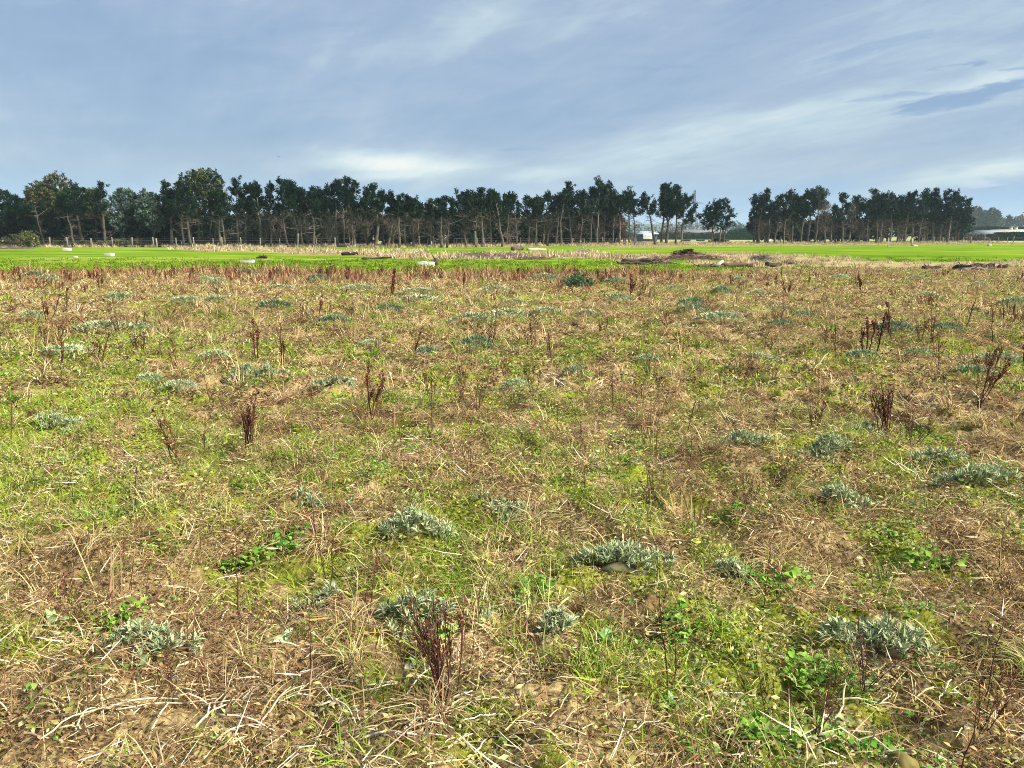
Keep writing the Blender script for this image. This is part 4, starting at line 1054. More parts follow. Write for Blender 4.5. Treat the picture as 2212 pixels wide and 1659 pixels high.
def brush_mound(x, y, wpx, hpx, depth, label, cols, seed, chunky=0.35, twigs=500, name='brush_heap', soil=(0.15, 0.11, 0.08)):
    R = np.random.RandomState(seed); X, D, z = ground_px(x, y); Wd = wpx / FPX * D; H = hpx / FPX * D
    t = thing(name, label, 'heap', (X, D, z))
    nx, ny = 34, 12; u, v = np.meshgrid(np.linspace(-1, 1, nx), np.linspace(-1, 1, ny))
    f = np.clip(1 - np.abs(u) ** 2.2, 0, 1) ** 0.7 * np.clip(1 - np.abs(v) ** 2, 0, 1) ** 0.7
    zz = H * f * (0.35 + 0.9 * fbm(u * Wd * 1.1 + seed, v * depth * 1.1, seed, 3)) - 0.05
    V = np.stack([u * Wd / 2, v * depth / 2, zz], -1).reshape(-1, 3); i = (np.arange(ny - 1)[:, None] * nx + np.arange(nx - 1)[None]).ravel()
    F = np.concatenate([np.stack([i, i + 1, i + nx + 1], -1), np.stack([i, i + nx + 1, i + nx], -1)])
    mb = MB(); mb.add(V, F, pal(R, len(V), [soil, np.array(soil) * 0.7], 0.3)); mb.build('soil_mound', 'stone', t)
    for k in range(9):
        a0 = np.array([(R.rand() - 0.5) * Wd * 0.8, (R.rand() - 0.6) * depth * 0.5, 0]); a0[2] = np.interp(a0[0], u[ny // 2] * Wd / 2, zz[ny // 2]) * 0.9
        br = branch_path(R, a0, R.rand() * 6.28, Wd * 0.06 + 0.3 + 0.4 * R.rand(), R.normal() * 0.15, R.normal() * 0.2, 5)
        r = chunky * H * (0.10 + 0.14 * R.rand()); lm = MB(); lm.add(*tube(br, np.linspace(r, r * 0.6, 5), 6), pal(R, 1, cols, 0.3)[0]); lm.build('branch', 'wood', t)
    pts = V[R.randint(len(V), size=twigs)] + R.normal(size=(twigs, 3)) * 0.05
    d = norm(R.normal(size=(twigs, 3)) * np.array([1, 0.7, 0.35])); sd = norm(np.cross(d, R.normal(size=(twigs, 3)))) * 0.015
    Vt = np.stack([pts - sd, pts + sd, pts + d * (0.25 + 0.5 * R.rand(twigs, 1))], 1).reshape(-1, 3); tm = MB(); tm.add(Vt, np.arange(len(Vt)).reshape(-1, 3), np.repeat(pal(R, twigs, cols, 0.35), 3, 0))
    o = tm.build('twigs', 'stem', t); o['kind'] = 'stuff'
    return t
BR = [(0.16, 0.11, 0.085), (0.22, 0.165, 0.125), (0.12, 0.075, 0.06), (0.28, 0.21, 0.16)]
brush_mound(1424, 570.5, 42, 16, 1.4, 'rounded greyish brush mound at the end of the thick log', BR, 31)
brush_mound(1495, 561, 125, 14, 2.2, 'biggest dark reddish root heap on the paddock', [(0.11, 0.07, 0.05), (0.15, 0.095, 0.07), (0.07, 0.045, 0.035), (0.22, 0.16, 0.12)], 32, 0.6, 700, soil=(0.11, 0.065, 0.05))
brush_mound(1060, 557, 190, 14, 3.5, 'long low brown mound of old brush in the middle', BR, 33, 0.4, 1100)
brush_mound(1150, 560, 80, 6, 2.0, 'flat brown patch of uprooted brush right of the long mound', BR, 34, 0.4, 400)
brush_mound(1264, 545.5, 44, 8, 2.4, 'grey heap of bleached sticks before the middle pines', [(0.3, 0.26, 0.22), (0.24, 0.2, 0.17), (0.36, 0.31, 0.26)], 35, 0.4, 500, soil=(0.2, 0.17, 0.14))
brush_mound(1643, 563, 40, 14, 1.4, 'greyish tangled brush pile alone on the right green', [(0.27, 0.22, 0.19), (0.2, 0.16, 0.14), (0.33, 0.28, 0.24)], 36, 0.3, 800, soil=(0.2, 0.16, 0.13))
brush_mound(2112, 585, 60, 9, 1.0, 'reddish brown heap of broken wood at the right field edge', [(0.20, 0.11, 0.08), (0.14, 0.085, 0.065), (0.26, 0.17, 0.12)], 37, 0.5, 350, soil=(0.13, 0.08, 0.06))
brush_mound(8, 537.5, 120, 7, 3, 'low brown bank of old cuttings at the far left fence', BR, 38, 0.3, 500)
brush_mound(547, 532, 60, 6, 2, 'small dark brown heap by the fence right of the widest conifer', [(0.10, 0.07, 0.055), (0.14, 0.10, 0.08)], 39, 0.3, 300)
XH, DH, zH = ground_px(1488, 556); zH -= 0.12; X, D, z = XH, DH, zH; mb = MB(); R = np.random.RandomState(3)
V, F = rbox(0.75, 0.6, 0.42, R, 0.12, 0.09); mb.add(V, F, (0.03, 0.022, 0.02)); tag(mb.build('root_stump', 'wood', loc=(X - 0.1, D, z + 0.25)), 'black burnt stump sitting on the biggest root heap', 'stump')
X, D, z = ground_px(1552, 577.5); mb = MB(); mb.add(*tube([(-0.25, 0, 0.02), (0.0, 0, 0.14), (0.22, 0, 0.33)], [0.08, 0.09, 0.07], 7), (0.68, 0.58, 0.46)); tag(mb.build('wood_stub', 'wood', loc=(X, D, z)), 'pale cut wood stub pointing up among the dark logs', 'stub')

X, D, z = XH, DH, zH
for k, (dx_, dz_, sx, sz, ry) in enumerate(((-1.0, 0.10, 0.5, 0.36, 0.5), (0.55, 0.16, 0.42, 0.3, -0.4), (0.95, 0.08, 0.5, 0.24, 0.3), (-0.45, 0.2, 0.3, 0.42, 0.2))):
    V, F = rbox(sx, 0.4, sz, np.random.RandomState(60 + k), 0.09, 0.07); mb = MB(); mb.add(V @ rotm(0.2 * k, ry, k).T, F, [(0.10, 0.05, 0.04), (0.05, 0.033, 0.028), (0.13, 0.085, 0.065), (0.07, 0.04, 0.032)][k])
    for j in range(4):
        a_ = 1.3 * j + k; mb.add(*tube(branch_path(np.random.RandomState(70 + k * 5 + j), (0, 0, sz * 0.6), a_, 0.45, 0.6, 0.2, 4), [0.05, 0.04, 0.03, 0.012], 5), (0.09, 0.055, 0.045))
    tag(mb.build('root_stump', 'wood', loc=(X + dx_, D + 0.15, z + dz_)), ('reddish upturned root ball at the near end of the biggest heap', 'dark root lump right of the burnt stump on the biggest heap', 'brown root lump low on the right flank of the biggest heap', 'dark root lump left of the burnt stump on the biggest heap')[k], 'stump')

# bird
def bird():
    X, Y, Z = at_depth(602, 339, 95)
    t = thing('gull', 'small dark bird flying alone in the sky above the trees', 'bird', (X, Y, Z), None, 0.5)
    c = (0.05, 0.05, 0.06); mb = MB()
    mb.add(*tube([(-0.02, -0.22, 0), (0, -0.15, 0.01), (0, 0, 0.015), (0, 0.12, 0), (0, 0.2, 0)], [0.012, 0.035, 0.05, 0.035, 0.01], 8), c)
    mb.add([(-0.03, 0.17, 0), (0.03, 0.17, 0), (0.05, 0.3, 0.01), (-0.05, 0.3, 0.01), (0, 0.18, 0.015)], [(0, 1, 2), (0, 2, 3), (0, 3, 4), (1, 4, 2), (2, 4, 3)], c); mb.build('body', 'paint', t)
    for s in (-1, 1):
        w_ = MB(); V = [(0, -0.09, 0.02), (s * 0.22, -0.11, 0.12), (s * 0.46, 0.02, 0.05), (s * 0.22, 0.02, 0.115), (0, 0.08, 0.02), (s * 0.22, -0.04, 0.135)]
        w_.add(V, [(0, 1, 5), (1, 2, 5), (2, 3, 5), (3, 4, 5), (4, 0, 5), (0, 4, 3), (0, 3, 1), (1, 3, 2)], c); w_.build('wing', 'paint', t)
bird()

# ================================================================== GROUND COVER (stuff nobody could count)
TAN = [(0.66, 0.50, 0.24), (0.50, 0.365, 0.165), (0.74, 0.62, 0.36), (0.38, 0.265, 0.12), (0.26, 0.165, 0.075), (0.58, 0.47, 0.26), (0.20, 0.125, 0.06)]
BRN = [(0.22, 0.135, 0.065), (0.30, 0.19, 0.095), (0.15, 0.09, 0.045), (0.37, 0.255, 0.14), (0.26, 0.145, 0.08)]
GRN = [(0.21, 0.35, 0.03), (0.14, 0.26, 0.02), (0.32, 0.42, 0.05), (0.25, 0.39, 0.04), (0.42, 0.47, 0.12)]
OLV = [(0.32, 0.33, 0.07), (0.24, 0.24, 0.05), (0.44, 0.44, 0.13), (0.54, 0.50, 0.22)]
LEA = [(0.16, 0.30, 0.04), (0.22, 0.36, 0.07), (0.12, 0.22, 0.04), (0.40, 0.50, 0.22), (0.32, 0.42, 0.08)]

def tuft(R, n, rad, Lr, wr, elr, droop, cols, seg=2, tw=0.9):
    a = R.rand(n) * 6.283; r = rad * np.sqrt(R.rand(n))
    base = np.stack([r * np.cos(a), r * np.sin(a), np.zeros(n) - 0.004 + 0.02 * R.rand(n)], -1)
    L = R.uniform(*Lr, n); w = R.uniform(*wr, n); el = R.uniform(*elr, n); az = R.rand(n) * 6.283
    V, F, m = blades(base, az, el, R.uniform(*droop, n), L, w, seg, (R.rand(n) - 0.5) * 2 * tw)
    V[:, 2] = np.maximum(V[:, 2], -0.01 + 0.012 * R.rand(len(V)))
    return MB().add(V, F, np.repeat(pal(R, n, cols, 0.2), m, 0))

def leafy(R, n, rad, Lr, cols, h=0.05):
    mb = MB()
    for k in range(n):
        L = R.uniform(*Lr); V, F = leaf(L, L * R.uniform(0.45, 0.75), 2, 0.3, R.uniform(0.2, 1.0), 0, R)
        V = V @ rotm(R.normal() * 0.4, -R.uniform(0, 0.9), R.rand() * 6.283).T; a = R.rand() * 6.283; r = rad * math.sqrt(R.rand())
        mb.add(V + np.array([r * math.cos(a), r * math.sin(a), R.rand() * h]), F, pal(R, 1, cols, 0.2)[0])
    return mb

def protos(tagname, specs):
    c = bpy.data.collections.new(tagname); 
    for i, (mb, mat) in enumerate(specs):
        c.objects.link(bpy.data.objects.new('%s_%02d' % (tagname, i), mb.mesh('%s_%02d' % (tagname, i), mat)))
    return c

def scatter(name, coll, P, rot, sc, idx, label):
    me = bpy.data.meshes.new(name); n = len(P)
    me.vertices.add(n); me.vertices.foreach_set('co', np.asarray(P, np.float32).ravel())
    for nm, ty, key, val in (('rot', 'FLOAT_VECTOR', 'vector', rot), ('sc', 'FLOAT', 'value', sc), ('idx', 'INT', 'value', idx)):
        a = me.attributes.new(nm, ty, 'POINT'); a.data.foreach_set(key, np.asarray(val, np.int32 if ty == 'INT' else np.float32).ravel())
    o = link(name, me)
    g = bpy.data.node_groups.new(name, 'GeometryNodeTree')
    g.interface.new_socket('Geometry', in_out='INPUT', socket_type='NodeSocketGeometry'); g.interface.new_socket('Geometry', in_out='OUTPUT', socket_type='NodeSocketGeometry')
    N, Lk = g.nodes.new, g.links.new
    gi, go, iop, ci = N('NodeGroupInput'), N('NodeGroupOutput'), N('GeometryNodeInstanceOnPoints'), N('GeometryNodeCollectionInfo')
    ci.inputs['Collection'].default_value = coll; ci.inputs['Separate Children'].default_value = True; ci.inputs['Reset Children'].default_value = True
    Lk(gi.outputs[0], iop.inputs['Points']); Lk(ci.outputs[0], iop.inputs['Instance']); iop.inputs['Pick Instance'].default_value = True
    for nm, ty, sock in (('rot', 'FLOAT_VECTOR', 'Rotation'), ('sc', 'FLOAT', 'Scale'), ('idx', 'INT', 'Instance Index')):
        na = N('GeometryNodeInputNamedAttribute'); na.data_type = ty; na.inputs['Name'].default_value = nm; Lk(na.outputs[0], iop.inputs[sock])
    Lk(iop.outputs[0], go.inputs[0])
    md = o.modifiers.new('scatter', 'NODES'); md.node_group = g
    tag(o, label, None, None, 'stuff')
    return o

RG = np.random.RandomState(2024)
def wedge(n, r0, r1, half=0.74):
    """random ground points between two distances, a little wider than the view"""
    r = np.sqrt(RG.uniform(r0 ** 2, r1 ** 2, n)); a = RG.uniform(-half, half, n)
    return r * np.sin(a), r * np.cos(a)

def R_(k): return np.random.RandomState(k)
near, mid, far_ = 1.0, 1.9, 4.0
# --- straw: flattened dead grass
specs = []
for lod, wmul, n in ((0, 1.0, 44), (1, 1.7, 34), (2, 3.6, 22)):
    for v in range(5):
        cols = TAN if v < 3 else BRN + TAN[:5]
        specs.append((tuft(R_(10 + v + lod * 20), n, 0.11 + 0.03 * lod, (0.03, (0.16, 0.13, 0.16)[lod]) if v != 1 else (0.03, 0.10 + 0.03 * lod), (0.0020 * wmul, 0.0046 * wmul), (0.0, 0.9), (0.2, 1.9), cols, 3), 'blade'))
straw = protos('straw_proto', specs)
# where the silver cushions grow (photo point at the front foot, width, height); the loose litter keeps off them
NEARC = [(1345, 1248, 212, 76, 'largest silver leaved cushion in front of the middle of the field'), (893, 1358, 176, 76, 'silver cushion behind the nearest dock bundle'), (325, 1446, 172, 62, 'silver cushion at lower left above pale straw'),
 (905, 1190, 155, 66, 'dark hearted silver cushion left of the largest one'), (690, 1118, 130, 46, 'silver cushion running beside the thin rusty stem at middle left'), (1092, 1116, 104, 50, 'pale silver cushion above the dark hearted one'),
 (1843, 1112, 118, 52, 'silver cushion below the row of three at right'), (1783, 1002, 122, 50, 'left and roundest of three silver cushions in the right field'), (2030, 1012, 130, 36, 'middle flat one of the silver cushions in the right field'),
 (2130, 1070, 175, 54, 'long silver cushion running to the right edge'), (668, 1300, 128, 42, 'ragged silver cushion below the twin rusty stems'), (1840, 1400, 110, 56, 'left half of the joined silver cushions above the dark green patch'),
 (1958, 1408, 150, 76, 'right half of the joined silver cushions at lower right'), (1208, 1392, 70, 34, 'small whitish cushion right of the nearest dock bundle'), (128, 945, 120, 34, 'silver cushion within the left green patch'),
 (1605, 985, 128, 30, 'thin flat silver cushion left of the three in the right field'), (552, 836, 140, 46, 'dense silver cushion left of the rusty many stemmed dock'), (712, 860, 112, 28, 'flat silver cushion just before the rusty many stemmed dock'),
 (1580, 1268 + 5, 60, 18, 'tiny silver tuft right of the largest cushion'), (1868, 958, 80, 26, 'small silver cushion behind the roundest right one')]
FARC = [(380, 866, 80, 25), (2170, 795, 100, 28), (1645, 782, 80, 18), (1030, 775, 76, 28), (920, 770, 66, 26), (800, 757, 60, 16), (720, 717, 76, 20), (1020, 714, 90, 22), (1095, 697, 110, 26), (585, 675, 90, 22), (395, 668, 76, 20), (460, 667, 50, 13),
 (900, 660, 110, 22), (1560, 643, 50, 20), (1500, 660, 70, 20), (1560, 722, 104, 26), (1505, 692, 76, 15), (1270, 697, 60, 18), (440, 618, 40, 15), (470, 620, 40, 14), (685, 612, 50, 20), (900, 642, 90, 15), (1690, 682, 70, 15), (1110, 668, 60, 15), (1640, 637, 50, 15),
 (2195, 672, 60, 25), (1935, 738, 90, 28), (1985, 612, 40, 12), (210, 722, 130, 26), (60, 702, 60, 18), (300, 716, 66, 16), (130, 790, 110, 26), (250, 662, 60, 15), (1115, 857, 70, 20), (1180, 692, 70, 18), (1740, 702, 60, 15), (1990, 792, 60, 18), (2050, 742, 70, 18),
 (1870, 792, 80, 20), (600, 637, 60, 12), (1070, 642, 60, 14), (1180, 612, 60, 14), (100, 615, 50, 16), (70, 612, 40, 14), (1340, 672, 60, 18), (1690, 722, 70, 16), (840, 690, 70, 16), (320, 850, 70, 20), (460, 790, 70, 22), (1460, 632, 40, 12), (2010, 655, 60, 14), (1820, 610, 46, 12),
 (2120, 625, 50, 12), (1400, 800, 60, 16), (1240, 830, 60, 14), (2110, 830, 90, 22), (770, 640, 70, 14), (530, 600, 40, 12), (1330, 620, 50, 14), (1600, 610, 46, 10)]
CUSH = []
for e in NEARC + FARC:
    X, D, z = ground_px(e[0], e[1]); sl = math.hypot(D, EYE); w_ = e[2] / FPX * sl * 0.5; nearp = len(e) > 4
    dp = min(w_ * 0.85, e[3] / FPX * sl * 0.9) if nearp else w_ * 0.8
    CUSH.append((X, D + (dp * 0.55 if nearp else w_ * 0.5), w_ * (1.1 if nearp else 0.95), dp * 0.95))
def off_cushions(X, Y):
    k = np.ones(len(X), bool)
    for cx_, cy_, a, b_ in CUSH: k &= ((X - cx_) / a) ** 2 + ((Y - cy_) / b_) ** 2 > 0.55
    return k | (RG.rand(len(X)) < 0.15)
P_, rot, sc, idx = [], [], [], []
OK = []
def add_pts(X, Y, ids, s0, s1, tilt=0.25, zoff=0.0):
    ok = off_cushions(X, Y); OK.append(ok); X, Y, ids = X[ok], Y[ok], ids[ok]
    n = len(X); P_.append(np.stack([X, Y, height(X, Y) + zoff], -1))
    rot.append(np.stack([RG.normal(size=n) * tilt, RG.normal(size=n) * tilt, RG.rand(n) * 6.283], -1)); sc.append(RG.uniform(s0, s1, n)); idx.append(ids)
def flush(name, coll, label):
    o = scatter(name, coll, np.concatenate(P_), np.concatenate(rot), np.concatenate(sc), np.concatenate(idx), label)
    for l in (P_, rot, sc, idx): l.clear()
    return o
for lod, r0, r1, dens in ((0, 1.2, 7.5, 135), (1, 7.5, 18, 52), (2, 18, 41, 22)):
    n = int((r1 ** 2 - r0 ** 2) * 0.74 * dens); X, Y = wedge(n, r0, r1)
    keep = (RG.rand(n) < np.clip(1.12 - 0.95 * greenness(X, Y), 0.12, 1)) & (Y < edge_D(X) + 0.6); X, Y = X[keep], Y[keep]
    brown = fbm(X / 1.1, Y / 1.4, 131, 3) + 0.15 * RG.normal(size=len(X)) > 0.53
    add_pts(X, Y, lod * 5 + np.where(brown, RG.randint(3, 5, len(X)), RG.randint(0, 3, len(X))), 0.7, 1.35)
flush('straw_litter', straw, 'flattened tan and brown dead grass covering the weedy field')
# --- floppy mops of bent dead grass
specs = []
for lod, wmul, n in ((0, 1.0, 110), (1, 1.8, 70), (2, 3.6, 40)):
    for v, cols in enumerate((TAN, TAN + OLV[2:], BRN + TAN[3:5])):
        specs.append((tuft(R_(150 + v + lod * 20), n, 0.05, (0.12, 0.30), (0.0022 * wmul, 0.0045 * wmul), (0.6, 1.5), (1.3, 2.7), cols, 3), 'blade'))
mop = protos('mop_proto', specs)
for lod, r0, r1, dens in ((0, 1.8, 7.5, 6.5), (1, 7.5, 18, 7.5), (2, 18, 40, 4.5)):
    n = int((r1 ** 2 - r0 ** 2) * 0.74 * dens); X, Y = wedge(n, r0, r1)
    keep = (RG.rand(n) < np.clip(1.05 - 0.9 * greenness(X, Y), 0.1, 1)) & (Y < edge_D(X)) & (fbm(X / 1.5, Y / 1.5, 141, 3) + 0.1 * RG.normal(size=n) > 0.44); X, Y = X[keep], Y[keep]
    add_pts(X, Y, lod * 3 + RG.choice([0, 0, 1, 2], len(X)), 0.55, 1.4, 0.25)
flush('matted_grass', mop, 'matted mops of bent dead grass humped over the weedy field')
# --- green: short grass tufts, moss-like leaves
specs = []
for lod, wmul, n in ((0, 1.0, 30), (1, 1.8, 24), (2, 4.0, 16)):
    for v in range(3):
        specs.append((tuft(R_(200 + v + lod * 20), n, 0.07 + 0.02 * lod, (0.04, 0.12 + 0.03 * lod), (0.0025 * wmul, 0.005 * wmul), (0.5, 1.4), (0.2, 1.2), GRN if v < 2 else OLV, 2), 'blade'))
    for v in range(3):
        specs.append((leafy(R_(300 + v + lod * 20), (26, 18, 12)[lod], 0.08 + 0.02 * lod, ((0.012, 0.03), (0.02, 0.045), (0.03, 0.06))[lod], LEA if v < 2 else OLV + LEA[:1], 0.03), 'leaf'))
green = protos('green_proto', specs)
for lod, r0, r1, dens in ((0, 1.2, 7.5, 170), (1, 7.5, 18, 62), (2, 18, 41, 18)):
    n = int((r1 ** 2 - r0 ** 2) * 0.74 * dens); X, Y = wedge(n, r0, r1); g = greenness(X, Y)
    keep = (RG.rand(n) < np.clip(0.06 + 1.05 * (g - 0.15), 0.04, 1)) & (Y < edge_D(X) + 0.6); X, Y = X[keep], Y[keep]
    kind = fbm(X / 0.7, Y / 0.9, 151, 3) + 0.12 * RG.normal(size=len(X))
    ids = np.where(kind > 0.50, 3 + RG.randint(0, 3, len(X)), RG.randint(0, 3, len(X)))
    add_pts(X, Y, lod * 6 + ids, 0.7, 1.3)
flush('green_ground_cover', green, 'short green grass and small leaves between the straw')
# --- crumbs: bits of dead leaf, bark and soil
def crumbs(R, n, rad, Lr, cols):
    mb = MB()
    for k in range(n):
        L = R.uniform(*Lr); V, F = leaf(L, L * R.uniform(0.25, 0.6), 2, R.uniform(-0.5, 0.5), R.uniform(-0.8, 1.2), 0.2, R)
        V = V @ rotm(R.normal() * 0.6, R.normal() * 0.35, R.rand() * 6.283).T; a = R.rand() * 6.283; r = rad * math.sqrt(R.rand())
        mb.add(V + np.array([r * math.cos(a), r * math.sin(a), 0.004 + 0.03 * R.rand()]), F, pal(R, 1, cols, 0.25)[0])
    return mb
CRT = TAN[1:2] + TAN[3:] + [(0.62, 0.54, 0.36)]; CRB = BRN + [(0.10, 0.065, 0.04), (0.14, 0.09, 0.05)]; CRO = OLV + [(0.45, 0.42, 0.22), (0.30, 0.33, 0.08)]
specs = []
for lod, n, Lr in ((0, 34, (0.010, 0.030)), (1, 26, (0.018, 0.05)), (2, 16, (0.03, 0.075))):
    for v in range(6): specs.append((crumbs(R_(700 + v + lod * 20), n, 0.12 + 0.04 * lod, Lr, (CRT, CRT + CRB, CRB, CRB, CRO, CRO + CRB[3:])[v]), 'leaf'))
crumb = protos('crumb_proto', specs)
for lod, r0, r1, dens in ((0, 1.2, 7.5, 150), (1, 7.5, 18, 54), (2, 18, 41, 18)):
    n = int((r1 ** 2 - r0 ** 2) * 0.74 * dens); X, Y = wedge(n, r0, r1); g = greenness(X, Y); keep = Y < edge_D(X) + 0.4; X, Y, g = X[keep], Y[keep], g[keep]
    b1 = fbm(X / 0.9, Y / 1.0, 231, 3) + 0.12 * RG.normal(size=len(X))
    ids = np.where(g + 0.3 * (RG.rand(len(X)) - 0.5) > 0.45, RG.randint(4, 6, len(X)), np.where(b1 > 0.51, RG.randint(2, 4, len(X)), RG.randint(0, 2, len(X))))
    add_pts(X, Y, lod * 6 + ids, 0.7, 1.3)
flush('leaf_litter', crumb, 'crumbled dead leaves and bits of soil between the straw')
# --- twigs and broken stems
specs = [(tuft(R_(400 + v), 14, 0.14, (0.05, 0.19), (0.0025, 0.005), (-0.05, 0.5), (-0.2, 0.3), ([(0.78, 0.68, 0.50), (0.66, 0.54, 0.37), (0.50, 0.38, 0.25)], BRN)[v % 2], 2), 'stem') for v in range(4)]
twig = protos('twig_proto', specs)
n = 1500; X, Y = wedge(n, 1.2, 9); pale = fbm(X / 0.9, Y / 0.9, 171, 3) + 0.3 * sstep(3.2 - Y, 0, 1.2) > 0.5
k = pale | (RG.rand(n) < 0.35); X, Y, pale = X[k], Y[k], pale[k]
add_pts(X, Y, np.where(pale & (RG.rand(len(X)) < 0.6), 2 * RG.randint(0, 2, len(X)), 1 + 2 * RG.randint(0, 2, len(X))), 0.6, 1.2, 0.15, 0.01)
flush('twig_litter', twig, 'thin dry twigs and broken pale stems lying on the straw')
# --- standing dead weeds: thin brown stems all over, thick reddish fringe at the far edge
RED = [(0.17, 0.05, 0.032), (0.24, 0.085, 0.05), (0.13, 0.042, 0.028), (0.33, 0.15, 0.095)]
specs = []
for v in range(3): specs.append((tuft(R_(500 + v), 10, 0.08, (0.16, 0.42), (0.004, 0.007), (1.1, 1.55), (-0.2, 0.5), BRN + TAN[:2], 3), 'stem'))
for v in range(3): specs.append((tuft(R_(520 + v), 20, 0.30, (0.12, 0.52), (0.012, 0.03), (0.75, 1.5), (-0.2, 0.9), RED + RED + BRN[:4] + TAN[3:5], 2), 'stem'))
for v in range(3): specs.append((tuft(R_(540 + v), 26, 0.24, (0.16, 0.40), (0.014, 0.03), (0.8, 1.5), (0.0, 0.9), TAN, 2), 'blade'))
weed = protos('weed_proto', specs)
n = 330; X, Y = wedge(n, 2.6, 16); k = fbm(X / 1.3, Y / 1.3, 181, 3) > 0.47; add_pts(X[k], Y[k], RG.randint(0, 3, k.sum()), 0.5, 1.15, 0.1)
n = 2700; X = RG.uniform(-27, 32, n); Y = edge_D(X) + 0.6 - np.abs(RG.normal(size=n)) * 4.0
k = (np.abs(X) < Y * 0.8) & (RG.rand(n) < np.interp(X, [-27, 4, 9, 30], [1, 1, 0.45, 0.35])); X, Y = X[k], Y[k]
redd = (RG.rand(len(X)) < np.interp(X, [-20, 5, 10, 30], [0.75, 0.70, 0.35, 0.2]))
add_pts(X, Y, np.where(redd, RG.randint(3, 6, len(X)), RG.randint(6, 9, len(X))), 0.35, 1.15, 0.2); sc[-1] *= (np.interp(X, [-27, 5, 10, 32], [1, 1, 0.5, 0.45]) * (0.55 + 0.9 * vnoise(X / 1.2, Y / 2.0, 205)))[OK[-1]]
n = 1500; X, Y = wedge(n, 12, 34); k = (fbm(X / 2.5, Y / 3, 191, 3) > 0.5) & (Y < edge_D(X)); X, Y = X[k], Y[k]
add_pts(X, Y, np.where(RG.rand(len(X)) < 0.3, RG.randint(3, 6, len(X)), RG.randint(6, 9, len(X))), 0.35, 0.9, 0.15)
flush('dead_weeds', weed, 'dead reddish brown weed stems thickening toward the far edge of the field')
# --- paddock: short bright grass near its edge, tall pale grass on the dry strips
PG = [(0.12, 0.22, 0.008), (0.16, 0.27, 0.01), (0.22, 0.33, 0.022), (0.10, 0.18, 0.008), (0.30, 0.34, 0.08)]
specs = [(tuft(R_(600 + v), 26, 0.30, (0.06, 0.14), (0.02, 0.04), (0.7, 1.5), (0, 0.9), PG, 2), 'blade') for v in range(3)]
PALEG = [(0.62, 0.52, 0.30), (0.50, 0.40, 0.22), (0.40, 0.30, 0.17), (0.70, 0.62, 0.40), (0.30, 0.21, 0.13)]
specs += [(tuft(R_(620 + v), 34, 0.45, (0.20, 0.55), (0.035, 0.07), (0.9, 1.5), (0, 0.9), PALEG, 2), 'blade') for v in range(3)]
pad = protos('paddock_proto', specs)
n = 9000; X = RG.uniform(-55, 60, n); Y = RG.uniform(32, 62, n); k = (np.abs(X) < Y * 0.78) & (Y > edge_D(X)) & (dryness(X, Y) < 0.4) & (RG.rand(n) < sstep(60 - Y, 0, 20)); X, Y = X[k], Y[k]
add_pts(X, Y, RG.randint(0, 3, len(X)), 0.7, 1.3, 0.1)
flush('paddock_grass', pad, 'short bright green pasture grass beyond the weedy field')
n = 26000; X = RG.uniform(-90, 130, n); Y = RG.uniform(36, 175, n); k = (np.abs(X) < Y * 0.78) & (RG.rand(n) < dryness(X, Y) * 0.9) & (Y < belt_D(X)) & ~((X < -9) & (np.abs(Y - 54) < 5)); X, Y = X[k], Y[k]
low = np.where(X > 8, 0.55, 1.0)
add_pts(X, Y, RG.randint(3, 6, len(X)), 0.5, 1.2, 0.1); sc[-1] *= low[OK[-1]]
n = 2600; X = RG.uniform(-80, 110, n); Y = belt_D(X) + RG.uniform(-3, 14, n); add_pts(X, Y, RG.randint(3, 6, n), 0.6, 1.4, 0.1)
flush('tall_dry_grass', pad, 'tall pale dry grass on the old fence strips and under the trees')

